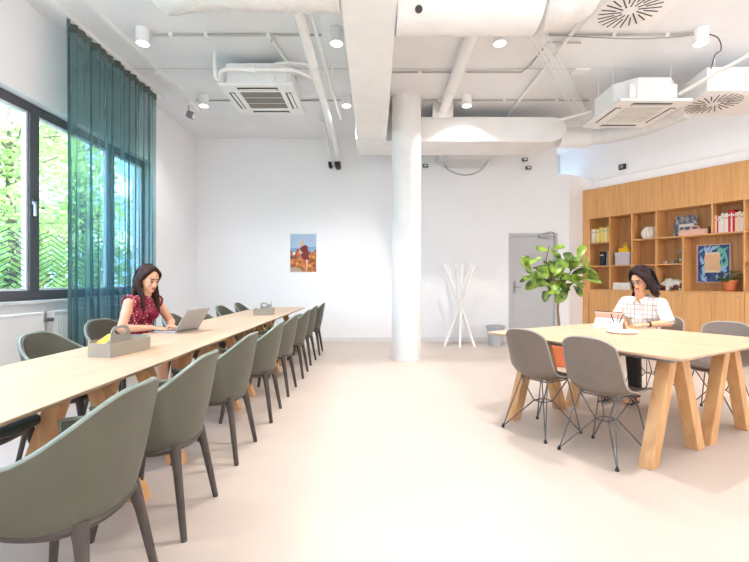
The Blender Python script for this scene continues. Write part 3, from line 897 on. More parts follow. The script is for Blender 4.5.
# wire cable tray
t = thing('cable_tray', 'wire mesh cable tray slanting under the ceiling towards the cassette', 'cable tray', (0, 0, 0))
A = Vector((1.72, 4.62, 3.86)); B = Vector((3.48, 7.15, 3.86)); d = (B - A).normalized(); w = d.cross(Vector((0, 0, 1)))
m = MB()
for k in (-.09, -.03, .03, .09): m.tube([A + w * k, B + w * k], .004, 6)
for k in (-.09, .09): m.tube([A + w * k + Vector((0, 0, .05)), B + w * k + Vector((0, 0, .05))], .004, 6)
L = (B - A).length; n = int(L / .07)
for i in range(n):
    p = A + d * (i * L / n)
    m.tube([p - w * .09 + Vector((0, 0, .05)), p - w * .09, p + w * .09, p + w * .09 + Vector((0, 0, .05))], .004, 5)
m.build('mesh_tray', 'pipe_white', t)
m = MB()
for k, z in ((-.05, .012), (0, .014), (.05, .012)): m.tube(spline([A + w * (k + .01 * math.sin(j * 2.1 + k * 40)) + d * (L * j / 6) + Vector((0, 0, z)) for j in range(7)], 4), .009, 6)
m.build('cable', 'white_plastic', t)
for j in (.2, .55, .9): MB().tube([A + d * L * j + w * .1, A + d * L * j + w * .1 + Vector((0, 0, .14))], .006, 6).build('hanger_rod', 'white_paint', t)
tag(MB().rbox((2.74, 5.72, 3.985), (.20, .15, .03), (0, 0, 0)).build('smoke_detector', 'white_plastic', bevel=.01), 'flat white square detector on the ceiling between cable tray and cassette', 'detector')
t = thing('loose_cable', 'long thin cable sagging across the ceiling to the large spotlight', 'cable', (0, 0, 0))
MB().tube(spline([(1.95, 4.84, 3.97), (2.4, 4.78, 3.91), (2.9, 4.76, 3.88), (3.3, 4.76, 3.90), (3.54, 4.77, 3.93)], 6), .006, 6).build('cable', 'grey_metal', t)
t = thing('loose_cable', 'dark short cable curling from the large spotlight to the supply duct', 'cable', (0, 0, 0))
MB().tube(spline([(3.69, 4.75, 3.93), (3.80, 4.75, 3.88), (3.82, 4.74, 3.75), (3.92, 4.95, 3.80), (4.06, 5.19, 3.76)], 6), .006, 6).build('cable', 'black_plastic', t)
# conduit on the shelf wall
t = thing('conduit', 'thin pale conduit along the white wall above the bookshelf', 'conduit', (0, 0, 0), group='ceiling conduits')
MB().tube([sw(.05, SDEPTH - .015, 3.25), sw(6.0, SDEPTH - .015, 3.25)], .012, 8).build('tube', 'pipe_white', t, smooth=50)
m = MB()
for s in (.8, 2.2, 3.6): MB().rbox(sw(s, SDEPTH - .012, 3.25), (.04, .024, .04), (0, 0, SH)).build('clip', 'white_paint', t)
# ------------------------------------------------------------------ tables
TL, TW, TH = 1.65, .81, .74
def make_table(label, group, L=TL, W=TW):
    t = thing('trestle_table', label, 'table', group=group)
    m = MB(); a, b = L / 2, W / 2
    ch = .016
    m.hexa([(-a + ch, -b + ch, TH - .020), (a - ch, -b + ch, TH - .020), (a - ch, b - ch, TH - .020), (-a + ch, b - ch, TH - .020), (-a + .002, -b + .002, TH - .006), (a - .002, -b + .002, TH - .006), (a - .002, b - .002, TH - .006), (-a + .002, b - .002, TH - .006)])
    m.box(-a + .002, a - .002, -b + .002, b - .002, TH - .006, TH)
    m.build('tabletop', 'oak_top', t)
    f = MB()
    for y in (-b + .17, b - .17): f.box(-a + .12, a - .12, y - .02, y + .02, TH - .058, TH - .021)
    for x in (-a + .35, a - .35): f.box(x - .02, x + .02, -b + .14, b - .14, TH - .056, TH - .021)
    f.build('underframe', 'steel_grey', t, bevel=.002, label='grey steel rails under the top')
    for x in (-a + .235, a - .235):
        for s in (-1, 1):
            k = MB(); yb, yt = s * (b - .085), s * .06
            tb, tt = .052, .046
            zt = TH - .021
            k.hexa([(x - .040, yb - tb, 0), (x + .040, yb - tb, 0), (x + .040, yb + tb, 0), (x - .040, yb + tb, 0), (x - .042, yt - tt, zt), (x + .042, yt - tt, zt), (x + .042, yt + tt, zt), (x - .042, yt + tt, zt)])
            k.build('leg', 'oak_leg', t, bevel=.005)
    return t
G1 = 'oak tables joined end to end in the long row'
XT = -1.21 - TW / 2
tb = make_table('oak trestle table at the near end of the long left row', G1)
tb.location = (XT, .95 + TL / 2, 0); tb.rotation_euler = (0, 0, PI / 2)
for i, lb in ((1, 'oak trestle table in the long left row carrying the near grey caddy'), (2, 'oak trestle table in the long left row carrying the silver laptop'), (3, 'oak trestle table at the far end of the long left row')):
    if i == 2: lb = 'third oak trestle table along the left row, just beyond the laptop'
    if i == 1: lb = 'oak trestle table in the left row under the near caddy and the laptop'
    dup(tb, (XT, .95 + TL * (i + .5), 0), PI / 2, lb)
# right pair: frame along the shelf direction
TR = R(-59.8)
TD = Vector((math.cos(TR), math.sin(TR), 0)); TN = Vector((-math.sin(TR), math.cos(TR), 0))
T0 = Vector((1.015, 3.90, 0))                       # left near corner of the pair
def tw(u, v, z=0.0): return T0 + TD * u + TN * v + Vector((0, 0, z))
G2 = 'oak tables pushed side by side near the bookshelf'
RL, RW = 1.585, .795
t1 = make_table('oak trestle table in front of the bookshelf, aisle half with the two grey wire chairs', G2, RL, RW)
t1.location = tw(RL / 2, RW / 2); t1.rotation_euler = (0, 0, TR)
dup(t1, tw(RL / 2, RW * 1.5 + .004), TR, 'oak trestle table in front of the bookshelf, the half the woman in plaid works at')

# ------------------------------------------------------------------ tub chairs
def rim_h(ph):
    a = abs(ph)
    k = max(0.0, min(1.0, (a - .15) / 1.75)); k = k * k * (3 - 2 * k)
    return .83 - .205 * k
def tub_point(ph, v, off=0.0):
    h0 = .40 + .02 * (abs(ph) / 2.2) ** 2
    h = h0 + (rim_h(ph) - h0) * v
    a = v ** .75
    rx = .215 + .080 * a - off; ry = .185 + .090 * a - off
    s, c = math.sin(ph), -math.cos(ph)
    e = .86
    sx = math.copysign(abs(s) ** e, s); cy = math.copysign(abs(c) ** e, c)
    fr = 1.0 if cy < 0 else 1.10
    return Vector((rx * sx, ry * cy * fr, h))
PHM = 2.25
def make_tub(label, group):
    t = thing('tub_chair', label, 'chair', group=group)
    m = MB(); nu, nv = 40, 10
    fo = lambda u, v: tub_point(-PHM + 2 * PHM * u, v)
    fi = lambda u, v: tub_point(-PHM + 2 * PHM * u, v, .028)
    vs = []; fs = []
    for f in (fo, fi):
        for j in range(nv + 1):
            for i in range(nu + 1): vs.append(f(i / nu, j / nv))
    N = (nu + 1) * (nv + 1); W = nu + 1
    for j in range(nv):
        for i in range(nu):
            a = j * W + i
            fs.append((a, a + 1, a + W + 1, a + W)); b = a + N
            fs.append((b, b + W, b + W + 1, b + 1))
    for i in range(nu):
        fs.append((i, i + N, i + 1 + N, i + 1)); o = nv * W + i
        fs.append((o, o + 1, o + 1 + N, o + N))
    for j in range(nv):
        a = j * W; fs.append((a, a + W, a + W + N, a + N)); a = j * W + nu; fs.append((a, a + N, a + W + N, a + W))
    m.add(vs, fs)
    m.build('backrest', 'shell_green', t, smooth=50)
    # pale tube along the rim, a highlight put into its colour
    r = MB(); pts = []
    for i in range(61):
        ph = -PHM + 2 * PHM * i / 60
        p = tub_point(ph, 1.0, .010); p.z += .003; pts.append(p)
    for k in range(1, 7):
        p = tub_point(PHM, 1 - k / 6, .014); pts.append(p)
    pts = [tub_point(-PHM, k / 6, .014) for k in range(0, 6)] + pts
    r.tube(pts, .0095, 8)
    r.build('rim_highlight_strip', 'rim_highlight', t, smooth=60, label='rim strip in a painted highlight colour')
    # dark plastic pan under the shell
    p = MB(); n = 40
    prof = [(.001, .362), (.10, .363), (.16, .372), (.20, .392), (.214, .412), (.20, .432), (.001, .432)]
    vs = []; fs = []
    for rr, z in prof:
        for k in range(n):
            a = 2 * PI * k / n
            c_, s_ = math.cos(a), math.sin(a)
            vs.append((rr * math.copysign(abs(c_) ** .8, c_) * 1.04, rr * math.copysign(abs(s_) ** .8, s_) * .93, z))
    for i in range(len(prof) - 1):
        for k in range(n):
            k2 = (k + 1) % n; fs.append((i * n + k, i * n + k2, (i + 1) * n + k2, (i + 1) * n + k))
    p.add(vs, fs)
    p.build('base_pan', 'chair_leg', t, smooth=40)
    c = MB(); prof = [(.001, .432), (.185, .432), (.20, .445), (.20, .47), (.185, .485), (.10, .49), (.001, .49)]
    vs = []; fs = []
    for rr, z in prof:
        for k in range(n):
            a = 2 * PI * k / n
            c_, s_ = math.cos(a), math.sin(a)
            y = rr * math.copysign(abs(s_) ** .8, s_) * (.93 if s_ < 0 else 1.32)
            vs.append((rr * math.copysign(abs(c_) ** .75, c_) * 1.02, y, z))
    for i in range(len(prof) - 1):
        for k in range(n):
            k2 = (k + 1) % n; fs.append((i * n + k, i * n + k2, (i + 1) * n + k2, (i + 1) * n + k))
    c.add(vs, fs)
    c.build('seat', 'seat_green', t, smooth=40)
    for sx in (-1, 1):
        for sy in (-1, 1):
            l = MB()
            l.tube([(sx * .145, sy * .140, .425), (sx * .157, sy * .153, .37), (sx * .168, sy * .166, .30), (sx * .208, sy * .212, .005), (sx * .208, sy * .212, 0)], [.030, .024, .020, .0145, .013], 10)
            l.build('leg', 'chair_leg', t, smooth=50)
    return t
GR = 'green-grey tub chairs along the aisle side of the long table'
GL = 'green-grey tub chairs along the window side of the long table'
CY = [1.36 + .825 * i for i in range(8)]
rl = ['green-grey tub chair on the aisle side, largest in view at the near end',
      'green-grey tub chair on the aisle side, second from the near end',
      'green-grey tub chair on the aisle side, third from the near end',
      'green-grey tub chair on the aisle side, fourth from the near end',
      'green-grey tub chair on the aisle side, fourth from the far end',
      'green-grey tub chair on the aisle side, third from the far end',
      'green-grey tub chair on the aisle side, second from the far end',
      'green-grey tub chair on the aisle side, last one at the far end']
tub = make_tub(rl[0], GR); tub.location = (-1.09, CY[0] + .17, 0); tub.rotation_euler = (0, 0, PI / 2)
jit = [0, .02, -.02, .03, -.01, .02, -.03, .01]
for i in range(1, 8): dup(tub, (-1.10 + jit[i] * .3, CY[i], 0), PI / 2 + jit[i], rl[i])
ll = [(-2.03, 2.19, 0, 'green-grey tub chair on the window side nearest the camera, seat edge under the table'),
      (-2.14, 3.04, .05, 'empty green-grey tub chair on the window side in front of the flat radiator'),
      (-2.36, 4.02, -.2, 'green-grey tub chair the woman in burgundy sits on'),
      (-2.03, 4.75, .0, 'green-grey tub chair on the window side hidden behind the seated woman and laptop'),
      (-2.03, 5.49, .02, 'green-grey tub chair on the window side just beyond the laptop'),
      (-2.03, 6.31, -.03, 'green-grey tub chair on the window side, second from the far end'),
      (-2.03, 7.14, .02, 'green-grey tub chair on the window side at the far end')]
for x, y, a, lb in ll: dup(tub, (x, y, 0), -PI / 2 + a, lb, GL)

# ------------------------------------------------------------------ wire-base shell chairs
def make_shell_chair(label, group):
    t = thing('shell_chair', label, 'chair', group=group)
    prof = [(.235, .425), (.215, .445), (.15, .447), (.03, .430), (-.08, .428), (-.145, .448), (-.185, .50), (-.205, .58), (-.222, .68), (-.24, .77), (-.252, .825)]
    wid = [.17, .195, .210, .215, .214, .210, .206, .202, .196, .185, .155]
    lift = [.012, .018, .03, .042, .055, .065, .06, .05, .035, .022, .010]   # edges curl toward the sitter
    P = spline([Vector((0, y, z)) for y, z in prof], 4)
    def interp(arr, k):
        f = k / 4; i = min(int(f), len(arr) - 2); q = f - i
        return arr[i] * (1 - q) + arr[i + 1] * q
    n = len(P); nu = 20
    def pt(i, u, off):
        a = P[max(0, i - 1)]; b = P[min(n - 1, i + 1)]
        tg = (b - a).normalized()
        nr = Vector((0, -tg.z, tg.y)); nr = -nr if nr.z < 0 and i < n / 2 else nr
        nr = Vector((0, tg.z, -tg.y))      # towards the sitter (up / forward)
        if nr.z < 0 and i < n * .4: nr = -nr
        w = interp(wid, i); l = interp(lift, i)
        x = w * u
        k = abs(u) ** 2.6
        ed = abs(u) ** 6 * .012
        p = P[i] + nr * (l * k + off) + Vector((x, 0, 0))
        if i > n - 6: p = p - tg * (abs(u) ** 3) * .030 * ((i - (n - 6)) / 5)
        if i < 5: p = p + tg * (abs(u) ** 3) * .03 * ((5 - i) / 5)
        return p
    m = MB(); vs = []; fs = []
    W = nu + 1; N = W * n
    for off in (0, -.011):
        for i in range(n):
            for j in range(W): vs.append(pt(i, -1 + 2 * j / nu, off))
    for i in range(n - 1):
        for j in range(nu):
            a = i * W + j; fs.append((a, a + 1, a + W + 1, a + W)); b = a + N; fs.append((b, b + W, b + W + 1, b + 1))
    for i in range(n - 1):
        for j in (0, nu):
            a = i * W + j; fs.append((a, a + W, a + W + N, a + N))
    for j in range(nu):
        for i in (0, n - 1):
            a = i * W + j; fs.append((a, a + 1, a + 1 + N, a + N))
    m.add(vs, fs)
    m.build('seat_shell', 'eames_shell', t, smooth=50)
    e = MB(); loop = [pt(i, -1, -.005) for i in range(n)] + [pt(n - 1, -1 + 2 * j / nu, -.005) for j in range(1, nu)] + [pt(i, 1, -.005) for i in range(n - 1, -1, -1)] + [pt(0, 1 - 2 * j / nu, -.005) for j in range(1, nu)]
    loop.append(loop[0]); e.tube(loop, .0072, 6, caps=False)
    e.build('rim_highlight', 'eames_highlight', t, smooth=60)  # lighter edge tube, a highlight painted round the shell
    # eiffel wire base
    w = MB(); r = .0052
    feet = [(-.205, -.24), (.205, -.24), (.205, .175), (-.205, .175)]
    ring = [(-.045, -.06), (.045, -.06), (.045, .05), (-.045, .05)]
    mount = [(-.125, -.115), (.125, -.115), (.125, .13), (-.125, .13)]
    zr, zm = .235, .416
    for k in range(4):
        k2 = (k + 1) % 4
        w.tube([ring[k] + (zr,), ring[k2] + (zr,)], r, 6)
        w.tube([mount[k] + (zm,), mount[k2] + (zm,)], r, 6)
        w.tube([feet[k] + (.012,), mount[k] + (zm,)], r, 6)
        w.tube([feet[k] + (.012,), ring[k] + (zr,)], r, 6)
        w.tube([ring[k] + (zr,), mount[k] + (zm,)], r, 6)
        w.tube([mount[k] + (zm,), (mount[k][0] * .95, mount[k][1] * .95, .435)], .012, 8)
    w.build('wire_base', 'wire_dark', t, smooth=50)
    for x, y in feet:
        MB().lathe([(.010, 0), (.014, .004), (.010, .018), (.006, .03)], 10, (x, y, 0)).build('foot', 'rubber', t, smooth=50)
    return t
GE = 'grey shell chairs on wire bases round the right tables'
sc1 = make_shell_chair('grey shell chair on wire legs, aisle side, nearer the green plant', GE)
sc1.location = tw(.545, .09); sc1.rotation_euler = (0, 0, TR)
dup(sc1, tw(1.075, .08), TR + .03, 'grey shell chair on wire legs, aisle side, nearer the camera', GE)
dup(sc1, tw(1.09, 1.71), TR + PI + .05, 'empty grey shell chair across the table, in front of the bookshelf cupboards', GE)
dup(sc1, tw(.43, 1.95), TR + PI - .05, 'grey shell chair the woman in the plaid shirt sits on', GE)
# ------------------------------------------------------------------ bookshelf wall unit
CX = [.13 + .41 * k for k in range(11)]
ZR = [2.43, 1.96, 1.50, 1.035]             # board tops: under the upper panel, rows 0..2
ZT = 3.02
def bookshelf():
    t = thing('bookshelf', 'oak veneer wall unit with open cubbyholes above a row of cupboards', 'bookshelf', S0, SH)
    L = CX[-1] + .02; h = .011; D = SDEPTH - .006
    MB().box(0, L, 0, D, ZR[0], ZT).build('upper_panel', 'oak_shelf', t, bevel=.003, label='plain veneered panel above the cubbyholes')
    m = MB(); m.box(0, CX[0] - h, 0, D, 0, ZR[0]); m.build('side_panel', 'oak_shelf', t)
    m = MB(); m.box(CX[0], L, D - .02, D, 1.0, ZR[0]); m.build('back_panel', 'oak_shelf_back', t, label='darker grained back board')
    m = MB(); m.box(CX[0] - h, L, 0, D, 1.012, ZR[3]); m.build('shelf', 'oak_shelf', t, bevel=.002)
    def board(z, k0, k1): MB().box(CX[k0] - h, CX[k1] + h, .002, D - .02, z - .022, z).build('shelf', 'oak_shelf', t, bevel=.002)
    board(ZR[1], 0, 1); board(ZR[1], 2, 6); board(ZR[2], 0, 4)
    for k in range(6, 10): board(ZR[1], k, k + 1); board(ZR[2], k, k + 1)
    for k in range(11):
        z0, z1 = ZR[3], ZR[0]
        if k == 4: z1 = ZR[1] - .022
        if k == 5: z0 = ZR[1]
        MB().box(CX[k] - h, CX[k] + h, .001, D - .02, z0, z1).build('divider', 'oak_shelf', t, bevel=.002)
    MB().box(CX[0], L, .03, D, .08, 1.012).build('carcass', 'oak_shelf_back', t)
    MB().box(0, L, .05, D, 0, .08).build('plinth', 'oak_shelf_back', t)
    for k in range(10):
        x0, x1 = CX[k] + .002, CX[k + 1] - .002
        d = MB().box(x0, x1, .004, .03, .545, 1.008).build('door', 'oak_shelf', t, bevel=.002)
        MB().lathe([(.001, 0), (.012, 0), (.012, .012), (.001, .014)], 12, caps=False).xform(Matrix.Translation((x1 - .075, .004, .955)) @ Euler((R(90), 0, 0)).to_matrix().to_4x4()).build('knob', 'aluminium', d, label='tiny round lock')
        MB().box(x0, x1, .004, .03, .085, .541).build('door', 'oak_shelf', t, bevel=.002)
    return t
bookshelf()
def sp(s, n, z): return S0 + SD * s + SN * n + Vector((0, 0, z))

def book(label, s, z, th, ht, dp, mat, group, n=.05, tilt=0.0):
    t = thing('book', label, 'book', sp(s, n, z), SH, group)
    m = MB(); m.box(-th / 2, th / 2, 0, .004, 0, ht); m.box(-th / 2, -th / 2 + .003, .004, dp, 0, ht); m.box(th / 2 - .003, th / 2, .004, dp, 0, ht)
    c = m.build('cover', mat, t, bevel=.001)
    MB().box(-th / 2 + .003, th / 2 - .003, .004, dp - .006, .004, ht - .004).build('pages', 'paper_white', t)
    if ht > .2: MB().box(-th * .3, th * .3, -.001, .0005, ht * .72, ht * .8).build('spine_band', 'book_grey' if mat not in ('book_black', 'book_red') else 'book_white', c)
    t.rotation_euler = (0, tilt, SH)
    return t
ORD = ['first', 'second', 'third', 'fourth', 'fifth', 'sixth', 'seventh', 'eighth', 'ninth', 'tenth', 'eleventh', 'twelfth']
bs = [('book_white', .046, .27), ('book_white', .030, .26), ('book_yellow', .040, .27), ('book_white', .034, .255), ('book_yellow', .052, .30), ('book_cream', .030, .28), ('book_yellow', .036, .27), ('book_white', .040, .275), ('book_yellow', .040, .30), ('book_grey', .022, .28)]
x = CX[0] + .022
for i, (mt, th, ht) in enumerate(bs):
    book('%s spined book, %s from the left among the yellow and white books' % (mt.split('_')[1], ORD[i]), x + th / 2, ZR[1], th - .002, ht, .20, mt, 'yellow and white books in the top left cubbyhole'); x += th
bs = [('book_pink', .030, .28), ('book_red', .018, .28), ('book_white', .036, .27), ('book_white', .034, .31), ('book_pink', .020, .29), ('book_white', .036, .30), ('book_red', .034, .35), ('book_white', .020, .30), ('book_red', .034, .345), ('book_cream', .038, .30), ('book_pink', .034, .31), ('book_white', .034, .29)]
x = CX[5] + .02
for i, (mt, th, ht) in enumerate(bs):
    book('%s spined book, %s from the left among the red and white books' % (mt.split('_')[1], ORD[i]), x + th / 2, ZR[1], th - .002, ht, .20, mt, 'red and white books in the top right cubbyhole'); x += th
book('tall black book standing in the second cubbyhole of the left column', CX[0] + .23, ZR[2], .10, .27, .16, 'book_black', 'dark books in the left column', .06)
book('thin grey book leaning beside the black book', CX[0] + .325, ZR[2], .03, .28, .2, 'book_grey', 'dark books in the left column', .06, .05)
book('thin white book at the right end beside the black book', CX[0] + .372, ZR[2], .02, .26, .2, 'book_white', 'dark books in the left column', .06)

t = thing('storage_box', 'pale lilac lidded box carrying a yellow tray in the tall cubbyhole', 'box', sp(CX[1] + .22, .15, ZR[2]), SH)
MB().box(-.135, .135, -.11, .11, 0, .20).build('box', 'box_lilac', t, bevel=.004); MB().box(-.142, .142, -.117, .117, .175, .24).build('lid', 'box_lilac', t, bevel=.005)
def caddy(name, label, loc, rz, mat, L=.5, W=.25, H=.085, handle=.14, cut=.07):
    t = thing(name, label, 'caddy', loc, rz)
    a, b, w = L / 2, W / 2, .008
    out = [(-a, -b), (a - cut, -b), (a, -b + cut), (a, b), (-a + cut, b), (-a, b - cut)]
    inn = [(x * (1 - 2 * w / L), y * (1 - 2 * w / W)) for x, y in out]
    m = MB(); n = len(out)
    vs = [(x, y, 0) for x, y in out] + [(x, y, H) for x, y in out] + [(x, y, H) for x, y in inn] + [(x, y, w) for x, y in inn]
    fs = [tuple(range(n - 1, -1, -1))]
    for k in range(n):
        k2 = (k + 1) % n
        fs += [(k, k2, n + k2, n + k), (n + k, n + k2, 2 * n + k2, 2 * n + k), (2 * n + k, 2 * n + k2, 3 * n + k2, 3 * n + k)]
    fs.append(tuple(range(3 * n, 4 * n)))
    m.add(vs, fs); m.build('tray', mat, t)
    # upright handle plate with an oval grip hole
    hw = min(.085, L * .19); ht = H + handle; y = .004
    oc = [(-hw * 1.15, w), (hw * 1.15, w), (hw * .98, ht - .04), (hw * .8, ht - .01), (hw * .5, ht), (-hw * .5, ht), (-hw * .8, ht - .01), (-hw * .98, ht - .04)]
    cz = ht - .034; N = 24
    hole = [(hw * .62 * math.cos(2 * PI * k / N), cz + .020 * math.sin(2 * PI * k / N)) for k in range(N)]
    def ray(ang):
        dx, dz = math.cos(ang), math.sin(ang)
        best = None
        for k in range(len(oc)):
            x1, z1 = oc[k]; x2, z2 = oc[(k + 1) % len(oc)]
            ex, ez = x2 - x1, z2 - z1
            den = dx * ez - dz * ex
            if abs(den) < 1e-9: continue
            tt = ((x1) * ez - (z1 - cz) * ex) / den
            uu = ((x1) * dz - (z1 - cz) * dx) / den
            if tt > 0 and -1e-6 <= uu <= 1 + 1e-6 and (best is None or tt < best): best = tt
        return (dx * best, cz + dz * best)
    angs = sorted(set([2 * PI * k / N for k in range(N)] + [math.atan2(z - cz, x) % (2 * PI) for x, z in oc]))
    vs = []; fs = []
    for yy in (-y, y):
        for a_ in angs:
            o_ = ray(a_); vs.append((o_[0], yy, o_[1])); vs.append((hw * .62 * math.cos(a_), yy, cz + .020 * math.sin(a_)))
    K = len(angs)
    for k in range(K):
        k2 = (k + 1) % K
        A0, A1, B0, B1 = 2 * k, 2 * k + 1, 2 * k2, 2 * k2 + 1; o = 2 * K
        fs += [(A0, B0, B1, A1), (o + A0, o + A1, o + B1, o + B0), (A0, o + A0, o + B0, B0), (A1, B1, o + B1, o + A1)]
    MB().add(vs, fs).build('handle', mat, t, label='upright plate with an oval grip hole')
    return t
caddy('desk_caddy', 'small yellow caddy with handle on top of the lilac box', sp(CX[1] + .22, .15, ZR[2] + .24), SH, 'tray_yellow', .19, .13, .085, .09, .02)
t = thing('flat_box', 'low white lidded box in the bottom row of the second column', 'box', sp(CX[1] + .20, .16, ZR[3]), SH)
MB().box(-.165, .165, -.12, .12, 0, .09).build('box', 'book_white', t, bevel=.004); MB().box(-.155, .155, -.115, .115, .09, .135).build('lid', 'paper_white', t, bevel=.006)
def pleated_vase():
    t = thing('vase', 'white pleated bulbous vase in the third column of the top row', 'vase', sp(CX[2] + .24, .15, ZR[1]), SH)
    m = MB(); prof = [(.05, 0), (.085, .01), (.115, .06), (.125, .11), (.105, .16), (.075, .20), (.06, .215), (.05, .20), (.06, .15), (.001, .12)]
    n = 48; vs = []; fs = []
    for r, z in prof:
        for k in range(n):
            a = 2 * PI * k / n; rr = r * (1 + .17 * math.cos(9 * a + z * 5))
            vs.append((rr * math.cos(a), rr * math.sin(a), z))
    for i in range(len(prof) - 1):
        for k in range(n):
            k2 = (k + 1) % n; fs.append((i * n + k, i * n + k2, (i + 1) * n + k2, (i + 1) * n + k))
    fs.append(tuple(range(n - 1, -1, -1)))
    m.add(vs, fs); m.build('body', 'vase_white', t, smooth=40)
pleated_vase()
# picture and pink caddy in the wide top cubbyhole
t = thing('picture', 'unframed landscape print leaning at the back of the wide top cubbyhole', 'picture', sp(CX[3] + .36, .2, ZR[1]), SH)
m = MB(); m.rbox((0, .03, .18), (.34, .012, .36), (-.16, 0, 0)); m.build('print', 'landscape_print', t)
m = MB(); m.rbox((-.08, .018, .12), (.14, .006, .09), (-.16, 0, 0)); m.rbox((.02, .014, .19), (.22, .004, .05), (-.16, 0, 0)); m.build('cloud_shapes', 'book_white', t)
m = MB(); m.rbox((-.09, .006, .05), (.13, .006, .08), (-.16, 0, 0)); m.build('meadow_shape', 'art_green', t)
caddy('desk_caddy', 'pink caddy with arched handle in front of the landscape print', sp(CX[3] + .54, .12, ZR[1]), SH, 'pink_tray', .40, .16, .09, .07, .03)
t = thing('binocular_case', 'small dark brown case at the right end of the wide top cubbyhole', 'case', sp(CX[4] + .32, .12, ZR[1]), SH)
MB().lathe([(.001, 0), (.045, 0), (.05, .02), (.045, .07), (.03, .09), (.001, .095)], 16).build('body', 'sculpt_brown', t, smooth=40)
MB().tube([(-.01, 0, .09), (.03, 0, .12), (.05, 0, .10)], .008, 6).build('strap', 'black_plastic', t, smooth=40)
# jar, mug and knick-knacks, middle row fourth column
t = thing('glass_jar', 'glass jar with a dark lid in the middle row of the fourth column', 'jar', sp(CX[3] + .33, .13, ZR[2]), SH)
MB().lathe([(.001, 0), (.045, 0), (.047, .01), (.047, .15), (.038, .17), (.038, .185)], 24).build('body', 'jar_glass', t, smooth=40)
MB().lathe([(.001, .185), (.042, .185), (.042, .225), (.001, .228)], 24).build('lid', 'book_grey', t, smooth=40)
MB().lathe([(.001, .004), (.042, .004), (.042, .09), (.001, .10)], 20).build('contents', 'art_green', t, smooth=40)
for dx, lb in ((.10, 'small grey tumbler, left one beside the glass jar'), (.22, 'small grey tumbler, right one next to the glass jar')):
    t = thing('tumbler', lb, 'cup', sp(CX[3] + dx, .12, ZR[2]), SH)
    MB().lathe([(.001, 0), (.028, 0), (.034, .05), (.031, .05), (.026, .008), (.001, .006)], 20).build('body', 'mug_grey', t, smooth=40)
    MB().lathe([(.0335, .044), (.036, .05), (.0335, .053), (.031, .05)], 20, caps=False).build('rim', 'book_grey', t, smooth=40)
# animal figurine
t = thing('animal_figurine', 'white and brown animal figurine in the bottom row behind the woman in plaid', 'figurine', sp(CX[3] + .22, .14, ZR[3]), SH)
m = MB(); m.ball((.03, 0, .12), (.13, .06, .075)); m.ball((-.07, 0, .15), (.07, .055, .065)); m.ball((-.14, 0, .12), (.055, .04, .045)); m.ball((-.19, 0, .10), (.03, .026, .026))
for x in (-.08, .11):
    for y in (-.04, .04): m.capsule((x, y, .10), (x, y, .022), .032, .026)
m.ball((-.11, .03, .185), .018); m.ball((-.11, -.03, .185), .018)
blob(m, 'body', 'sculpt_white', t, .008, 3)
m = MB(); MB().ball((-.19, -.012, .085), (.03, .02, .022)).build('patch', 'sculpt_brown', t, smooth=60, label='brown muzzle patch')
m.ball((.07, -.055, .06), (.06, .02, .045)); m.ball((.13, -.045, .08), (.035, .03, .05))
m.build('patch', 'sculpt_brown', t, smooth=60, label='brown flank patch')
# framed art
t = thing('framed_picture', 'wood framed print of a beige rounded shape on blue in the large cubbyhole', 'picture', sp(2.10, .29, 1.17), SH)
W, H = .235, .635
f = MB(); f.box(-W, W, -.02, .012, 0, .018); f.box(-W, W, -.02, .012, H - .018, H); f.box(-W, -W + .018, -.02, .012, .018, H - .018); f.box(W - .018, W, -.02, .012, .018, H - .018)
f.build('frame', 'oak_top', t, bevel=.002)
def flat(mb, pts, y): mb.add([(x, y, z) for x, z in pts], [tuple(range(len(pts)))])
p = MB(); p.mi = 0; flat(p, [(-W + .018, .018), (W - .018, .018), (W - .018, H - .018), (-W + .018, H - .018)], -.002)
rr = random.Random(3)
for i in range(46):
    cx, cz = rr.uniform(-.19, .17), rr.uniform(.05, .58); l = rr.uniform(.05, .12); a = rr.uniform(.6, 2.2)
    p.mi = rr.choice((1, 1, 2, 2)); wdt = l * .28
    if cx > .05 and cz > .25: p.mi = 3
    d = (math.cos(a), math.sin(a)); q = (-d[1], d[0])
    pts = [(cx - d[0] * l, cz - d[1] * l), (cx + q[0] * wdt, cz + q[1] * wdt), (cx + d[0] * l, cz + d[1] * l), (cx - q[0] * wdt, cz - q[1] * wdt)]
    pts = [(max(-W + .02, min(W - .02, x)), max(.02, min(H - .02, z))) for x, z in pts]
    flat(p, pts, -.003 - i * .00008)
p.mi = 5; flat(p, [(-.115, .17), (.085, .17), (.085, .50), (-.115, .50)], -.0075)
for (cx, cz, r) in ((-.06, .40, .068), (.035, .40, .062), (-.06, .27, .066), (.035, .27, .066), (-.012, .34, .07)):
    p.mi = 4; flat(p, [(cx + r * math.cos(k * PI / 12), cz + r * 1.15 * math.sin(k * PI / 12)) for k in range(24)], -.008 - r * .01)
p.build('print', ['art_blue', 'art_navy', 'art_sky', 'art_teal', 'art_beige', 'book_cream'], t)

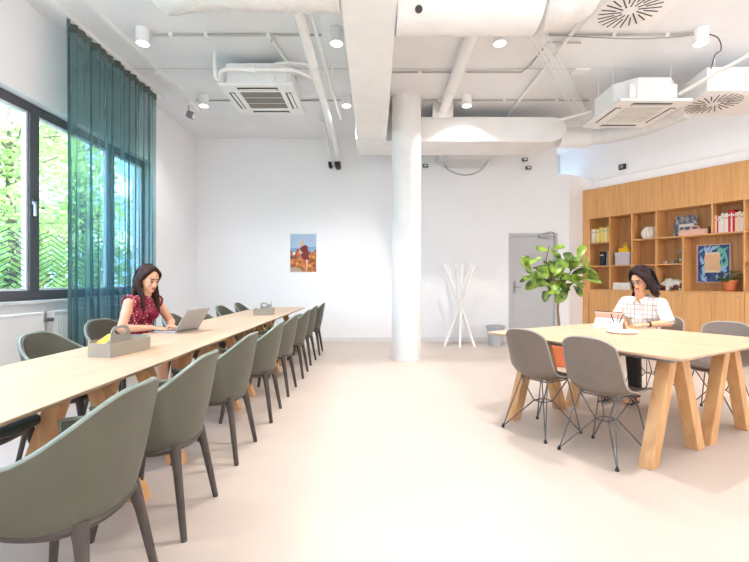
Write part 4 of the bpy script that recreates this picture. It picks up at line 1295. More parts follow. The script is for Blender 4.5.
# ------------------------------------------------------------------ plants
def leaf(mb, base, d, up, L, W, fold=.25, droop=.35, nu=4, nv=7, waist=True):
    d = Vector(d).normalized(); up = Vector(up); s = d.cross(up).normalized(); n = s.cross(d).normalized()
    def f(u, v):
        x = (u - .5) * 2
        if waist: w = W * (math.sin(PI * min(1, v ** 1.25 * .93 + .03)) ** .75) * (.62 + .55 * v)
        else: w = W * math.sin(PI * min(1, v * .95 + .03)) ** .8
        return Vector(base) + d * (L * v) - n * (droop * L * v * v) + s * (x * w) + n * (abs(x) * w * fold) + n * (.02 * L * math.sin(v * 17 + x * 3) * abs(x))
    mb.grid(f, nu, nv)
def fig_tree():
    t = thing('potted_fig_tree', 'tall leafy green fig plant in a terracotta pot behind the right table', 'plant', (2.63, 6.15, 0))
    MB().lathe([(.001, 0), (.115, 0), (.155, .26), (.175, .26), (.178, .33), (.16, .33), (.15, .29), (.001, .285)], 36).build('pot', 'terracotta', t, smooth=35)
    MB().lathe([(.001, .286), (.149, .29)], 24, caps=False).build('soil', 'soil', t)
    MB().lathe([(.001, .0), (.17, .0), (.185, .02), (.17, .022), (.12, .008)], 30, caps=False).build('saucer', 'terracotta', t, smooth=35)
    tr = MB()
    trunk = spline([(0, 0, .28), (.012, .0, .55), (-.005, .01, .8), (.015, 0, .98)], 5)
    tr.tube(trunk, [.022 - .006 * i / len(trunk) for i in range(len(trunk))], 8)
    top = Vector((.015, 0, .98))
    ends = []
    br = [[(.015, 0, .95), (-.09, -.03, 1.08), (-.19, -.05, 1.42), (-.16, -.06, 1.70)],
          [(.015, 0, .95), (-.10, .05, 1.10), (-.26, .08, 1.28), (-.45, .07, 1.36)],
          [(.01, 0, .90), (-.08, -.06, 1.02), (-.13, -.12, 1.16), (-.14, -.16, 1.30)],
          [(.015, 0, .96), (.08, .02, 1.12), (.19, .05, 1.33), (.34, .06, 1.52)],
          [(.015, 0, .98), (.12, -.03, 1.10), (.24, -.06, 1.22), (.36, -.08, 1.28)],
          [(.015, 0, 1.0), (.02, .06, 1.18), (.06, .08, 1.34), (.05, .08, 1.46)]]
    for b in br:
        pp = spline(b, 5); tr.tube(pp, [.013 - .007 * i / len(pp) for i in range(len(pp))], 7); ends.append(pp)
    tr.build('trunk', 'bark', t, smooth=50)
    m = MB(); rr = random.Random(11)
    for bi, pp in enumerate(ends):
        cnt = (14, 13, 9, 13, 12, 5)[bi]
        for k in range(cnt):
            f = .42 + .58 * (k + .5) / cnt; p = pp[min(len(pp) - 1, int(f * (len(pp) - 1)))]
            a = k * 2.4 + bi * .9
            el = rr.uniform(-.75, .75) + (.6 if k >= cnt - 3 else 0)
            d = Vector((math.cos(a) * math.cos(el), math.sin(a) * math.cos(el), math.sin(el)))
            L = rr.uniform(.18, .31)
            uv = Vector((d.x * .3 + rr.uniform(-.9, .9), d.y * .4 - .75, .65 + rr.uniform(-.6, .5)))
            leaf(m, p + d * .03, d, uv, L, L * .29, .2, rr.uniform(-.05, .45))
    m.build('foliage', 'fig_leaf', t, smooth=180)
fig_tree()
def small_plant():
    t = thing('potted_plant', 'small green plant in a terracotta pot before the framed blue print', 'plant', sp(2.37, .13, ZR[3]), SH)
    MB().lathe([(.001, 0), (.10, 0), (.125, .018), (.118, .02), (.08, .01)], 28, caps=False).build('saucer', 'terracotta', t, smooth=35)
    MB().lathe([(.001, .012), (.072, .012), (.095, .13), (.108, .13), (.108, .18), (.098, .18), (.092, .15), (.001, .15)], 28).build('pot', 'terracotta', t, smooth=35)
    MB().lathe([(.001, .152), (.091, .152)], 20, caps=False).build('soil', 'soil', t)
    m = MB(); rr = random.Random(5); s = MB()
    for k in range(22):
        a = k * 2.4; el = rr.uniform(.25, 1.2); l = rr.uniform(.08, .17)
        d = Vector((math.cos(a) * math.cos(el), math.sin(a) * math.cos(el) * .6, math.sin(el)))
        p = Vector((0, 0, .15)) + d * l
        s.tube([(d.x * .02, d.y * .02, .15), p], .003, 5)
        leaf(m, p, (d.x, d.y, d.z * .2), (0, 0, 1), rr.uniform(.09, .14), .032, .2, .4, 2, 5, False)
    s.build('stem', 'small_leaf', t); m.build('foliage', 'small_leaf', t, smooth=180)
small_plant()

# ------------------------------------------------------------------ coat stand, bin, poster
def coat_stand():
    t = thing('coat_stand', 'white coat stand of crossing slanted poles by the back wall', 'coat stand', (1.58, 8.0, 0))
    n = 6; rb, rt, zc = .31, .29, .76
    for k in range(n):
        a = 2 * PI * k / n + .35
        b = (rb * math.cos(a), rb * math.sin(a), 0.0)
        a2 = a + PI * .93
        e = (rt * math.cos(a2), rt * math.sin(a2), 1.50 - .02 * (k % 2))
        MB().tube([b, e], .024, 12).build('pole', 'coat_white', t, smooth=50)
    m = MB(); m.lathe([(.03, zc - .01), (.055, zc), (.055, zc + .03), (.03, zc + .04)], 16); m.build('hub', 'coat_white', t, smooth=40)
coat_stand()
t = thing('waste_bin', 'light grey waste paper bin by the back wall beside the coat stand', 'bin', (2.28, 8.1, 0))
MB().lathe([(.001, 0), (.125, 0), (.165, .33), (.172, .35), (.160, .35), (.12, .012), (.001, .010)], 32).build('body', 'bin_grey', t, smooth=35)
MB().lathe([(.167, .335), (.178, .338), (.178, .362), (.158, .362), (.158, .34)], 32, caps=False).build('rim', 'bin_grey', t, smooth=35)
t = thing('poster', 'unframed photo poster on the back wall showing a figure in dark red above orange flowers', 'poster', (-1.40, YB, 1.38))
W, H = .255, .745
b = MB(); b.box(-W, W, -.012, 0, 0, H); b.build('board', 'white_paint', t)
p = MB()
def fl(pts, y): flat(p, pts, -.0125 - y * .0004)
p.mi = 0; fl([(-W, .40), (W, .40), (W, H), (-W, H)], 0)
p.mi = 1; fl([(-W, .38), (W, .38), (W, .50), (-W, .46)], 1)
rr = random.Random(2)
top = [(-W + 2 * W * k / 16, .40 + rr.uniform(-.05, .05) - .03 * math.sin(k)) for k in range(17)]
p.mi = 2; fl([(-W, 0), (W, 0)] + top[::-1], 2)
p.mi = 6; fl([(-W, 0), (-.02, 0), (-.06, .06), (-.16, .10), (-W, .08)], 3)
p.mi = 3; fl([(-.07, .46), (-.02, .50), (.04, .53), (.09, .50), (.10, .40), (.11, .30), (.12, .24), (.05, .22), (-.02, .26), (-.05, .33), (-.01, .38), (-.05, .42)], 4)
p.mi = 4; fl([(.05, .24), (.09, .24), (.085, .12), (.07, .02), (.04, .02), (.06, .12)], 5)
fl([(-.05, .50), (-.02, .50), (-.01, .58), (-.04, .60), (-.06, .56)], 5)
fl([(-.07, .46), (-.05, .40), (-.03, .36), (-.05, .35), (-.085, .41)], 5)
p.mi = 5; fl([(-.06, .57), (-.03, .61), (.0, .61), (.015, .57), (.0, .53), (-.02, .56)], 6)
p.build('print', ['sky_blue', 'sea_blue', 'flower_field', 'dress_red', 'art_skin', 'hair_fair', 'sand'], t)
# ------------------------------------------------------------------ things on the tables
Z = TH
def notepad(label, loc, rz, mat, tilt=(0, 0), size=(.15, .21, .012), cat='notepad'):
    t = thing('notepad', label, cat, loc, rz); t.rotation_euler = (tilt[0], tilt[1], rz)
    MB().box(-size[0] / 2, size[0] / 2, -size[1] / 2, size[1] / 2, 0, size[2]).build('pages', 'paper_white', t)
    MB().box(-size[0] / 2, size[0] / 2, -size[1] / 2, size[1] / 2, size[2], size[2] + .002).build('cover', mat, t)
    return t
caddy('desk_caddy', 'large beige-grey caddy with upright grip handle at the near end of the left table', (-1.655, 2.80, Z), R(80), 'caddy_grey', .43, .23, .085, .085, .08)
notepad('yellow notepad lying in the near caddy', (-1.735, 2.74, Z + .060), R(78), 'paper_yellow', (-.0, -.42), (.20, .075, .010))
notepad('white and blue notepad under the yellow one in the near caddy', (-1.70, 2.755, Z + .045), R(82), 'paper_blue', (.0, -.2), (.18, .08, .012))
caddy('desk_caddy', 'small beige-grey caddy holding papers at the far end of the left table', (-1.50, 5.85, Z), R(8), 'caddy_grey', .26, .2, .085, .08, .03)
t = thing('paper_sheet', 'white folded papers leaning out of the far caddy', 'paper', (-1.60, 5.93, Z + .02), 0)
MB().rbox((0, 0, .08), (.14, .006, .2), (.1, -.75, 0)).build('sheet', 'paper_white', t); MB().rbox((-.03, .01, .085), (.13, .005, .19), (.1, -.8, 0)).build('inner_sheet', 'paper_white', t)
t = thing('pen_cup', 'small grey pen cup standing in the far caddy', 'cup', (-1.44, 5.90, Z + .009), 0)
MB().lathe([(.001, 0), (.03, 0), (.033, .13), (.029, .13), (.027, .006), (.001, .006)], 16).build('body', 'mug_grey', t, smooth=40)
MB().tube([(.01, 0, .02), (.022, .0, .17)], .004, 6).build('pen', 'book_grey', t)
# laptop: hinge line along local Y, keyboard towards -X
def laptop():
    t = thing('laptop', 'open silver laptop in front of the woman in burgundy', 'laptop', (-1.715, 3.94, Z), R(-14))
    w = .165
    MB().box(-.225, .004, -w, w, .002, .016).build('base', 'aluminium', t, bevel=.004)
    MB().box(-.115, -.025, -w + .02, w - .02, .0161, .0175).build('keyboard', 'screen_dark', t)
    MB().box(-.205, -.13, -.05, .05, .0161, .0168).build('trackpad', 'grey_metal', t)
    M = Matrix.Translation((0, 0, .017)) @ Matrix.Rotation(R(33), 4, 'Y')
    MB().box(-.003, .004, -w, w, 0, .228).xform(M).build('lid', 'aluminium', t, bevel=.003)
    MB().box(-.0045, -.003, -w + .008, w - .008, .012, .22).xform(M).build('screen', 'screen_dark', t)
    MB().tube([(0, -w + .03, .014), (0, w - .03, .014)], .006, 8).build('hinge', 'screen_dark', t)
laptop()
# tablet with its keyboard cover, standing before the second woman
def tablet():
    t = thing('tablet_computer', 'pale tablet propped on a white kickstand in front of the woman in plaid', 'tablet', tw(.41, 1.27, Z), TR)
    # local +Y faces the woman; the back of the tablet is seen
    M = Matrix.Translation((0, 0, .006)) @ Matrix.Rotation(R(24), 4, 'X')
    MB().box(-.14, .14, -.006, .004, .0, .168).xform(M).build('body', 'pink_tray', t, bevel=.003, label='back with a painted wood reflection')  # rose tint is the wood's reflection put into the colour
    MB().box(-.13, .13, .004, .0055, .012, .175).xform(M).build('screen', 'screen_dark', t)
    K = Matrix.Translation((0, -.055, .10)) @ Matrix.Rotation(R(-26), 4, 'X')
    MB().box(-.138, .138, -.002, .002, -.105, .0).xform(K).build('kickstand', 'paper_white', t, label='white kickstand flap')
    MB().rbox((.02, -.078, .06), (.03, .002, .014), (R(-26), 0, 0)).build('badge', 'grey_metal', t)
tablet()
t = thing('round_tray', 'round white tray with the pen holder on the right table', 'tray', (2.185, 3.80, Z), 0)
MB().lathe([(.001, 0), (.105, 0), (.125, .012), (.128, .02), (.120, .02), (.10, .008), (.001, .007)], 40).build('dish', 'paper_white', t, smooth=40)
MB().lathe([(.104, -.0005), (.118, .004), (.119, .006)], 40, caps=False).build('base_ring', 'book_cream', t, smooth=40)
t = thing('pen_holder', 'white pen holder cup standing on the round tray', 'pen holder', (2.155, 3.83, Z + .0075), 0)
MB().lathe([(.001, 0), (.050, 0), (.048, .03), (.040, .085), (.036, .085), (.040, .012), (.001, .01)], 28).build('cup', 'paper_white', t, smooth=40)
MB().lathe([(.049, 0), (.060, .0), (.062, .012), (.048, .014)], 28, caps=False).build('foot_ring', 'paper_white', t, smooth=40)
for lb, dx, dy, mt in (('black pen leaning to the left in the pen holder', -.055, -.01, 'black_plastic'), ('slim grey pen standing upright in the pen holder', .016, .0, 'grey_metal'), ('dark pen leaning to the right in the pen holder', .05, -.02, 'black_plastic')):
    p = thing('pen', lb, 'pen', (2.155, 3.83, Z + .02), 0, group='pens in the white holder')
    a = Vector((dx * -.15, dy * -.15, .0)); b = Vector((dx, dy, .145))
    MB().tube([a, a + (b - a) * .8], .0048, 8).build('barrel', mt, p, smooth=40)
    MB().tube([a + (b - a) * .8, b], [.0052, .0042], 8).build('cap', mt, p, smooth=40)

# ------------------------------------------------------------------ people
def fingers(mb, wrist, tip, side, up, curl, thumb_side, s=1.0):
    """palm, four unequal fingers and a thumb; side points to the thumb"""
    wrist = Vector(wrist); tip = Vector(tip); d = (tip - wrist).normalized(); side = Vector(side); up = Vector(up)
    side = (side - d * side.dot(d)).normalized(); up = side.cross(d); up = up if up.z > 0 else -up
    k = wrist + d * .085 * s
    for o in (-.026, -.009, .009, .026):
        mb.capsule(wrist + side * o * .62, k + side * o * 1.05, .0125 * s, .0105 * s, 8)
    L = {-.030: .058, -.010: .072, .010: .078, .030: .070}
    for o, l in L.items():
        p = k + side * o; l *= s
        q = p + d * l * .45 + side * o * .22 + up * .006
        r = q + d * l * .32 - up * (.010 + curl * .014); e = r + d * l * .26 - up * (.012 + curl * .016)
        mb.capsule(p - d * .01, q, .0092 * s, .0086 * s, 8); mb.capsule(q, r, .0086 * s, .0078 * s, 8); mb.capsule(r, e, .0078 * s, .0062 * s, 8)
    a = wrist + d * .025 + side * .024; b = a + d * .034 + side * .026 - up * .004; c = b + d * .03 + side * .006 - up * .006
    mb.capsule(a, b, .0125 * s, .0105 * s, 8); mb.capsule(b, c, .0100 * s, .0075 * s, 8)

def head_frame(c, yaw, pitch, roll=0):
    return Matrix.Translation(Vector(c)) @ Euler((roll, pitch, yaw), 'XYZ').to_matrix().to_4x4()

def face_shapes(mb, F, s=1.0):
    """head in its own frame: +X face, +Z up, centre at eye height"""
    def P(x, y, z): return F @ Vector((x * s, y * s, z * s))
    Rm = F.to_3x3()
    def E(x, y, z, rx, ry, rz): mb.ball(P(x, y, z), (rx * s, ry * s, rz * s), 16, 10, Rm)
    E(-.015, 0, .028, .092, .074, .090)       # skull
    E(.018, 0, -.012, .066, .068, .076)       # face mass
    E(.030, 0, -.056, .046, .056, .046)       # jaw
    E(.060, 0, -.088, .022, .028, .020)       # chin
    E(.036, .034, -.030, .036, .026, .030); E(.036, -.034, -.030, .036, .026, .030)   # cheeks
    E(.060, 0, .034, .024, .050, .018)        # brow
    mb.capsule(P(.078, 0, .006), P(.098, 0, -.032), .0085 * s, .0125 * s, 8)          # nose
    E(.088, .011, -.036, .010, .008, .007); E(.088, -.011, -.036, .010, .008, .007)
    E(.076, 0, -.062, .014, .022, .012)       # mouth mass
    for sd in (-1, 1): E(-.005, sd * .074, -.006, .018, .009, .030)                    # ears
def face_parts(t, F, s=1.0, brow='brow_dark'):
    Rm = F.to_3x3()
    def P(x, y, z): return F @ Vector((x * s, y * s, z * s))
    for sd in (-1, 1):
        e = MB(); e.mi = 0; e.ball(P(.070, sd * .031, .003), (.011 * s, .0145 * s, .0085 * s), 12, 8, Rm)
        e.mi = 1; e.ball(P(.0775, sd * .030, .001), (.006 * s, .0075 * s, .0072 * s), 10, 6, Rm)
        e.build('eye', ['eye_white', 'eye_dark'], t, smooth=60)
        l = MB(); l.tube([P(.075, sd * .016, .008), P(.083, sd * .030, .0125), P(.073, sd * .046, .007)], .0032 * s, 6); l.build('eyelash', 'eye_dark', t, smooth=60)
        b = MB(); b.tube([P(.084, sd * .014, .027), P(.085, sd * .030, .033), P(.073, sd * .048, .027)], [.004 * s, .0042 * s, .002 * s], 6); b.build('eyebrow', brow, t, smooth=60)
    m = MB(); m.ball(P(.087, 0, -.058), (.0075 * s, .021 * s, .0045 * s), 12, 6, Rm); m.ball(P(.085, 0, -.067), (.0085 * s, .018 * s, .0055 * s), 12, 6, Rm)
    m.build('lips', 'lip_rose', t, smooth=60)

def hair_strands(mb, F, s, side_len, back_len, rr, curl=.0, part=.02, front=.4):
    """skull cap plus locks that start at the parting and fall past the face"""
    def P(x, y, z): return F @ Vector((x * s, y * s, z * s))
    Rm = F.to_3x3()
    mb.ball(P(-.032, 0, .040), (.096 * s, .085 * s, .092 * s), 20, 12, Rm)
    mb.ball(P(-.050, 0, -.02), (.072 * s, .080 * s, .10 * s), 16, 10, Rm)

# --- woman at the left table ------------------------------------------------
def woman_left():
    t = thing('person', 'woman with long brown hair in a burgundy floral sleeveless top typing at the left table', 'person', (-2.28, 4.03, 0), R(-14))
    sk = MB()
    hipz = .545
    # torso, neck
    sk.ball((.0, 0, hipz + .02), (.13, .17, .11), 16, 10)
    sk.capsule((.02, 0, .62), (.06, 0, .78), .118, .108, 16)
    sk.ball((.06, .055, .80), (.09, .10, .13)); sk.ball((.06, -.055, .80), (.09, .10, .13))
    sk.capsule((.085, .07, .88), (.12, .06, .98), .098, .075, 14); sk.capsule((.085, -.07, .88), (.12, -.06, .98), .098, .075, 14)
    sk.ball((.165, .07, .90), (.06, .062, .062)); sk.ball((.165, -.07, .90), (.06, .062, .062))
    sh = {1: Vector((.135, .165, 1.0)), -1: Vector((.135, -.165, 1.0))}
    for sd in (-1, 1): sk.capsule((.13, sd * .05, 1.015), sh[sd], .052, .050, 12)
    sk.capsule((.135, 0, 1.02), (.185, 0, 1.13), .050, .046, 14)
    el = {1: Vector((.215, .275, .795)), -1: Vector((.165, -.285, .785))}
    wr = {1: Vector((.325, .125, .785)), -1: Vector((.335, -.125, .785))}
    tp = {1: Vector((.43, .06, .765)), -1: Vector((.44, -.06, .765))}
    for sd in (-1, 1):
        sk.capsule(sh[sd], sh[sd] * .45 + el[sd] * .55, .049, .041, 12); sk.capsule(sh[sd] * .45 + el[sd] * .55, el[sd], .041, .036, 12)
        mid = el[sd] * .6 + wr[sd] * .4
        sk.capsule(el[sd], mid, .036, .034, 12); sk.capsule(mid, wr[sd], .034, .023, 12)
        fingers(sk, wr[sd], tp[sd], (0, -sd, 0), (0, 0, 1), .6, -sd)
        # legs
        kn = Vector((.43, sd * .095, .535)); an = Vector((.40, sd * .10, .09))
        sk.capsule((.02, sd * .085, hipz), kn, .085, .058, 14)
        sk.capsule(kn, an * .55 + kn * .45, .056, .050, 12); sk.capsule(an * .55 + kn * .45, an, .050, .034, 12)
        sk.capsule((.385, sd * .10, .05), (.53, sd * .105, .035), .034, .026, 10)
    F = head_frame((.205, -.005, 1.215), R(-12), R(20))
    face_shapes(sk, F)
    blob(sk, 'body', 'skin_light', t, .0055, 3)
    face_parts(t, F)
    # sleeveless top
    c = MB()
    c.capsule((.0, 0, .57), (.06, 0, .78), .142, .118, 18); c.ball((0, 0, .57), (.15, .19, .10))
    c.ball((.06, .055, .80), (.10, .108, .14)); c.ball((.06, -.055, .80), (.10, .108, .14))
    c.capsule((.085, .07, .88), (.12, .062, .975), .108, .082, 14); c.capsule((.085, -.07, .88), (.12, -.062, .975), .108, .082, 14)
    c.ball((.165, .07, .90), (.069, .070, .070)); c.ball((.165, -.07, .90), (.069, .070, .070))
    for sd in (-1, 1): c.capsule((.13, sd * .06, 1.01), (.132, sd * .135, 1.005), .062, .060, 12)
    c.capsule((.135, 0, 1.01), (.15, 0, 1.045), .066, .058, 14)
    blob(c, 'top', 'floral_burgundy', t, .008, 4)
    for sd in (-1, 1):
        rf = MB(); pts = [Vector((.132 + .068 * math.cos(a), sd * (.165 + .008 * math.sin(5 * a)), 1.005 + .066 * math.sin(a))) for a in [2 * PI * k / 24 for k in range(25)]]
        rf.tube(pts, .010, 6, caps=False)
        rf.build('shoulder_frill', 'floral_burgundy', t, smooth=60)
    s_ = MB(); s_.ball((.02, 0, .56), (.16, .20, .10))
    for sd in (-1, 1): s_.capsule((.02, sd * .085, .55), (.41, sd * .095, .545), .105, .075, 14)
    blob(s_, 'skirt', 'floral_burgundy', t, .010, 4)
    for sd in (-1, 1):
        sh_ = MB(); sh_.capsule((.375, sd * .10, .045), (.53, sd * .106, .035), .042, .033, 12); sh_.capsule((.37, sd * .10, .07), (.38, sd * .1, .04), .042, .04, 12)
        blob(sh_, 'shoe', 'shoe_black', t, .008, 2)
    # hair: cap and long locks
    h = MB(); Rm = F.to_3x3()
    def P(x, y, z): return F @ Vector((x, y, z))
    h.ball(P(-.030, 0, .040), (.094, .083, .090), 20, 12, Rm)
    h.ball(P(-.055, 0, -.03), (.060, .075, .10), 16, 10, Rm)
    rr = random.Random(4)
    for sd in (-1, 1):
        for k in range(17):
            u = k / 16
            st = P(.040 - .095 * u, sd * (.012 + .012 * u), .120 - .015 * abs(u - .3))
            tmp = P(.034 - .09 * u, sd * (.074 + .008 * math.sin(u * 3)), .056 - .03 * u)
            ear = P(.000 - .08 * u, sd * (.086 - .016 * u), -.045 - .02 * u)
            low = Vector((.205 - .085 * u + .01, sd * (.088 - .045 * u) + rr.uniform(-.01, .01), 1.07))
            end = Vector((.235 - .15 * u + rr.uniform(-.015, .015), sd * (.092 - .03 * u) + rr.uniform(-.015, .015), .915 + .07 * u + rr.uniform(-.03, .03)))
            pts = spline([st, tmp, ear, low, end], 5)
            n = len(pts)
            for i in range(n - 1):
                r0 = .0165 * (1 - .55 * (i / n) ** 3); r1 = .0165 * (1 - .55 * ((i + 1) / n) ** 3)
                h.capsule(pts[i], pts[i + 1], r0, r1, 6)
    for k in range(11):
        y = -.05 + .10 * k / 10
        pts = spline([P(-.06, y * .6, .118), P(-.115, y, .04), P(-.115, y * 1.1, -.06), Vector((.09, y * 1.4, 1.04)), Vector((.055, y * 1.6, .93 + rr.uniform(-.02, .02)))], 5)
        for i in range(len(pts) - 1): h.capsule(pts[i], pts[i + 1], .019, .017, 6)
    blob(h, 'hair', 'hair_brown', t, .006, 2)
    return t
woman_left()

# --- woman at the right table -----------------------------------------------
def woman_right():
    base = Vector((2.885, 4.55, 0)); ang = TR + PI + PI / 2 * 1.0
    ang = math.atan2(-TN.y, -TN.x)
    t = thing('person', 'woman with dark wavy hair and glasses in a white plaid shirt, writing', 'person', base, ang)
    sk = MB(); hipz = .52
    AN = {1: Vector((.44, .12, .09)), -1: Vector((.57, -.085, .09))}
    sk.ball((0, 0, hipz + .02), (.13, .17, .11), 16, 10)
    sk.capsule((.02, 0, .60), (.05, 0, .78), .118, .11, 16)
    sk.capsule((.06, .07, .86), (.085, .06, .95), .10, .075, 14); sk.capsule((.06, -.07, .86), (.085, -.06, .95), .10, .075, 14)
    sh = {1: Vector((.09, .172, .97)), -1: Vector((.09, -.172, .97))}
    for sd in (-1, 1): sk.capsule((.085, sd * .05, .985), sh[sd], .052, .050, 12)
    sk.capsule((.09, 0, .98), (.15, 0, 1.11), .050, .046, 14)
    el = {1: Vector((.17, .29, .785)), -1: Vector((.165, -.24, .80))}
    wr = {1: Vector((.405, .215, .778)), -1: Vector((.375, -.09, .785))}
    tp = {1: Vector((.50, .12, .760)), -1: Vector((.48, .02, .770))}
    for sd in (-1, 1):
        sk.capsule(sh[sd], el[sd], .049, .036, 12)
        mid = el[sd] * .6 + wr[sd] * .4
        sk.capsule(el[sd], mid, .036, .034, 12); sk.capsule(mid, wr[sd], .034, .023, 12)
        fingers(sk, wr[sd], tp[sd], (0, -sd, 0), (0, 0, 1), 1.0 if sd < 0 else .5, -sd)
        kn = Vector((.44, sd * .095, .52)); an = AN[sd]
        sk.capsule((.02, sd * .085, hipz), kn, .085, .058, 14)
        sk.capsule(kn, an * .55 + kn * .45, .056, .050, 12); sk.capsule(an * .55 + kn * .45, an, .050, .032, 12)
        sk.capsule(an + Vector((-.02, 0, -.04)), an + Vector((.13, 0, -.062)), .032, .024, 10)
    F = head_frame((.165, .02, 1.215), R(-8), R(28))
    face_shapes(sk, F)
    blob(sk, 'body', 'skin_warm', t, .0055, 3)
    face_parts(t, F)
    g = MB()
    def P(x, y, z): return F @ Vector((x, y, z))
    for sd in (-1, 1):
        pts = [P(.094 - .010 * abs(math.cos(a)), sd * .031 + .021 * math.cos(a), .002 + .015 * math.sin(a)) for a in [2 * PI * k / 16 for k in range(17)]]
        g.tube(pts, .0018, 5, caps=False)
        g.tube([P(.086, sd * .052, .004), P(.04, sd * .075, .006), P(-.01, sd * .080, .002)], .0018, 5)
    g.tube([P(.095, -.010, .004), P(.100, 0, .006), P(.095, .010, .004)], .0018, 5)
    g.build('eyeglasses', 'black_plastic', t, smooth=60)
    # shirt with elbow sleeves and collar
    c = MB()
    c.capsule((.0, 0, .56), (.05, 0, .78), .15, .13, 18); c.ball((0, 0, .56), (.155, .19, .09))
    c.capsule((.06, .075, .85), (.085, .068, .945), .116, .086, 14); c.capsule((.06, -.075, .85), (.085, -.068, .945), .116, .086, 14)
    for sd in (-1, 1):
        c.capsule((.085, sd * .06, .975), sh[sd] + Vector((0, sd * .005, 0)), .066, .064, 12)
        e = sh[sd] * .14 + el[sd] * .86
        c.capsule(sh[sd] + Vector((0, sd * .005, 0)), e, .064, .060, 12)
    blob(c, 'shirt', 'plaid_white', t, .008, 3)
    k = MB()
    for sd in (-1, 1):
        k.add([P2 for P2 in (Vector((.095, sd * .070, 1.035)), Vector((.150, sd * .058, 1.040)), Vector((.188, sd * .018, 1.0)), Vector((.186, sd * .052, .965)), Vector((.150, sd * .088, .99)))], [(0, 1, 2, 3, 4)])
    k.tube([(.10, -.066, 1.03), (.06, -.05, 1.045), (.045, 0, 1.05), (.06, .05, 1.045), (.10, .066, 1.03)], .014, 8)
    k.build('collar', 'plaid_white', t, smooth=60)
    for sd in (-1, 1):
        cf = MB(); e = sh[sd] * .14 + el[sd] * .86; d = (el[sd] - sh[sd]).normalized()
        cf.tube([e - d * .01, e + d * .035], [.0625, .060], 16)
        cf.build('sleeve_cuff', 'plaid_white', t, smooth=50)
    tr = MB(); tr.ball((0, 0, .545), (.15, .19, .11))
    for sd in (-1, 1):
        kn = Vector((.44, sd * .095, .525)); an = AN[sd] * .82 + kn * .18
        tr.capsule((.02, sd * .085, hipz + .01), kn, .10, .075, 14); tr.capsule(kn, an, .072, .060, 14)
    blob(tr, 'trousers', 'trouser_black', t, .009, 3)
    for sd in (-1, 1):
        an = AN[sd]; s_ = MB()
        s_.capsule(an + Vector((-.035, 0, -.078)), an + Vector((.14, 0, -.080)), .012, .012, 8); s_.capsule(an + Vector((.05, -.03, -.078)), an + Vector((.05, .03, -.078)), .012, .012, 8); s_.capsule(an + Vector((.11, -.025, -.079)), an + Vector((.11, .025, -.079)), .012, .012, 8)
        s_.ball(an + Vector((.05, 0, -.077)), (.11, .040, .013))
        blob(s_, 'sandal', 'shoe_black', t, .006, 1)
        st = MB()
        for x, z, rad in ((.095, -.052, .030), (.055, -.042, .034)):
            st.tube([an + Vector((x, rad * math.cos(a) * 1.1, z - .015 + rad * math.sin(a))) for a in [PI * q / 10 for q in range(11)]], .010, 6)
        st.tube([an + Vector((.036 * math.cos(a), .036 * math.sin(a), -.015)) for a in [2 * PI * q / 16 for q in range(17)]], .009, 6, caps=False)
        st.build('sandal_strap', 'shoe_black', t, smooth=60)
    w = MB(); d = (wr[1] - el[1]).normalized(); p = wr[1] - d * .012
    w.tube([p - d * .010, p + d * .010], .0275, 16); w.ball(p + Vector((0, 0, .026)), (.018, .018, .006))
    w.build('wristwatch', 'black_plastic', t, smooth=40, label='dark wristwatch')
    # wavy shoulder hair
    h = MB(); Rm = F.to_3x3(); rr = random.Random(8)
    h.ball(P(-.030, 0, .042), (.097, .087, .094), 20, 12, Rm); h.ball(P(-.05, 0, -.02), (.068, .082, .10), 16, 10, Rm)
    for sd in (-1, 1):
        for k in range(15):
            u = k / 14
            st = P(.040 - .09 * u, sd * .010 - .02, .130 - .015 * abs(u - .3))
            f2 = .022 if sd > 0 else 0
            tmp = P(.040 + f2 - .10 * u, sd * (.072 + .010 * math.sin(u * 3)) , .060 - .03 * u)
            ear = P(.012 + f2 - .10 * u, sd * (.092 - .012 * u), -.03 - .02 * u)
            low = P(.010 + f2 - .10 * u, sd * (.104 - .028 * u), -.105)
            end = P(.020 - .10 * u + rr.uniform(-.02, .02), sd * (.108 - .03 * u + rr.uniform(-.02, .03)), -.165 + .015 * u + rr.uniform(-.03, .02))
            pts = spline([st, tmp, ear, low, end], 6); n = len(pts); ph = rr.uniform(0, 6)
            pts = [q + Vector((0, math.sin(ph + i * .8), math.cos(ph + i * .7))) * .007 * (i / n) for i, q in enumerate(pts)]
            for i in range(n - 1): h.capsule(pts[i], pts[i + 1], .0175, .0165, 6)
    for k in range(9):
        y = -.06 + .12 * k / 8
        pts = spline([P(-.05, y * .6, .125), P(-.118, y, .04), P(-.122, y * 1.1, -.06), P(-.11, y * 1.3, -.16)], 5)
        for i in range(len(pts) - 1): h.capsule(pts[i], pts[i + 1], .021, .018, 6)
    blob(h, 'hair', 'hair_dark', t, .006, 2)
    # the pen she writes with
    M = Matrix.Translation(base) @ Matrix.Rotation(ang, 4, 'Z')
    p = thing('pen', 'black pen held upright in the hand of the woman in plaid', 'pen', M @ Vector((.475, -.005, .752)), ang)
    MB().tube([(0, 0, 0), (-.018, -.022, .105)], .0048, 8).build('barrel', 'black_plastic', p, smooth=40)
    MB().tube([(-.018, -.022, .105), (-.022, -.027, .13)], [.0052, .004], 8).build('cap', 'black_plastic', p, smooth=40)
woman_right()
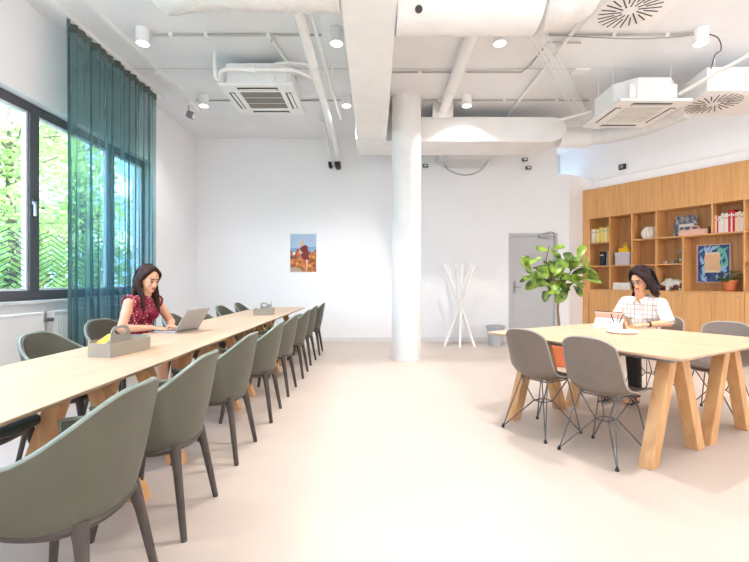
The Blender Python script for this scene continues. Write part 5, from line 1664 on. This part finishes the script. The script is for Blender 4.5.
# ------------------------------------------------------------------ outside
struct('ground_outside', MB().box(-40, XL - .31, -30, 40, -.5, -.3), 'ground_out')
def tree(label, loc, h, spread, n, mat, seed, base=.8):
    rr = random.Random(seed)
    t = thing('garden_tree', label, 'tree', loc, 0, 'trees beyond the window')
    tr = MB(); tr.tube(spline([(0, 0, 0), (.08, .05, h * .3), (-.05, .1, h * .6), (.03, 0, h * .9)], 4), [.11 - .006 * i for i in range(13)], 8)
    tips = []
    for k in range(26):
        a = k * 2.4; z = h * (base / h + (1 - base / h) * rr.uniform(.0, .95)); l = spread * rr.uniform(.5, 1.0) * (1.1 - .4 * z / h)
        p = Vector((math.cos(a) * l, math.sin(a) * l, z + rr.uniform(-.1, .5))); q = Vector((0, 0, max(.3, z - .4)))
        tr.tube([q, (q + p) / 2 + Vector((0, 0, .1)), p], [.035, .02, .008], 5); tips.append((q, p))
    tr.build('trunk', 'tree_bark', t, smooth=50)
    m = MB()
    for i in range(n):
        q, p = rr.choice(tips); f = rr.uniform(.25, 1.12)
        c = q + (p - q) * f + Vector((rr.gauss(0, .26), rr.gauss(0, .26), rr.gauss(0, .22)))
        d = Vector((rr.gauss(0, 1), rr.gauss(0, 1), rr.gauss(0, .5))).normalized(); s = d.orthogonal().normalized(); s = (s * math.cos(i) + d.cross(s) * math.sin(i))
        L = rr.uniform(.045, .09)
        m.add([c - d * L, c + s * L * .55, c + d * L, c - s * L * .55], [(0, 1, 2, 3)])
    m.build('crown', mat, t)
tree('bright leafy tree outside nearest the first window pane', (-6.3, 7.4, -.3), 5.0, 1.5, 5200, 'tree_leaf', 1, .9)
tree('yellow-green tree outside behind the middle window pane', (-8.2, 10.4, -.3), 5.6, 1.8, 6200, 'tree_leaf_pale', 2, .9)
tree('green tree outside seen through the teal curtain', (-6.8, 10.0, -.3), 5.2, 1.3, 3600, 'tree_leaf', 3, .7)
tree('dense tree outside far left beyond the window edge', (-8.6, 7.0, -.3), 5.8, 1.8, 3000, 'tree_leaf_pale', 4, .9)
t = thing('office_building', 'pale office block with blue windows behind the trees outside', 'building', (-15.0, 12.0, -.3))
MB().box(-2, 0, -16, 16, 0, 11).build('wall', 'facade_white', t)
for j in range(3):
    for k in range(10):
        f = MB().box(.0, .04, -15 + k * 3.1, -13.3 + k * 3.1, 1.2 + j * 3.3, 3.2 + j * 3.3).build('window', 'facade_blue', t)
# ------------------------------------------------------------------ daylight
w = bpy.data.worlds.new('sky'); sc.world = w; w.use_nodes = True
bg = w.node_tree.nodes['Background']
tc = w.node_tree.nodes.new('ShaderNodeTexCoord'); sx = w.node_tree.nodes.new('ShaderNodeSeparateXYZ')
rp = w.node_tree.nodes.new('ShaderNodeValToRGB')
w.node_tree.links.new(tc.outputs['Generated'], sx.inputs[0]); w.node_tree.links.new(sx.outputs['Z'], rp.inputs['Fac'])
rp.color_ramp.elements[0].color = (.66, .83, 1.0, 1); rp.color_ramp.elements[1].color = (.36, .60, 1.0, 1)
w.node_tree.links.new(rp.outputs[0], bg.inputs['Color'])
bg.inputs['Strength'].default_value = 9.0
for (y0, y1) in ((WY0, WY1), (VY0, VY1)):
    l = bpy.data.lights.new('window_portal', 'AREA'); l.shape = 'RECTANGLE'; l.size = WZ1 - WZ0; l.size_y = y1 - y0; l.energy = 1
    l.cycles.is_portal = True
    o = bpy.data.objects.new('window_portal', l); COL.objects.link(o); o.location = (XL - .25, (y0 + y1) / 2, (WZ0 + WZ1) / 2); o.rotation_euler = (0, R(-90), 0)
l = bpy.data.lights.new('sun', 'SUN'); l.energy = 10; l.angle = R(2); l.color = (1, .97, .9)
o = bpy.data.objects.new('sun', l); COL.objects.link(o); o.rotation_euler = (R(25), R(42), 0)
# ------------------------------------------------------------------ camera
cam = bpy.data.cameras.new('camera'); cam.sensor_fit = 'HORIZONTAL'; cam.sensor_width = 36.0; cam.lens = 36.0 * 430 / 749
cam.clip_start = .05; cam.clip_end = 200
co = bpy.data.objects.new('camera', cam); COL.objects.link(co)
co.location = (0, 0, 1.2); co.rotation_euler = (R(90), 0, 0)
sc.camera = co
sc.view_settings.view_transform = 'Standard'
sc.view_settings.look = 'None'
sc.view_settings.exposure = 0.18
sc.cycles.max_bounces = 10
sc.cycles.diffuse_bounces = 6
sc.cycles.transparent_max_bounces = 16
sc.cycles.sample_clamp_indirect = 8
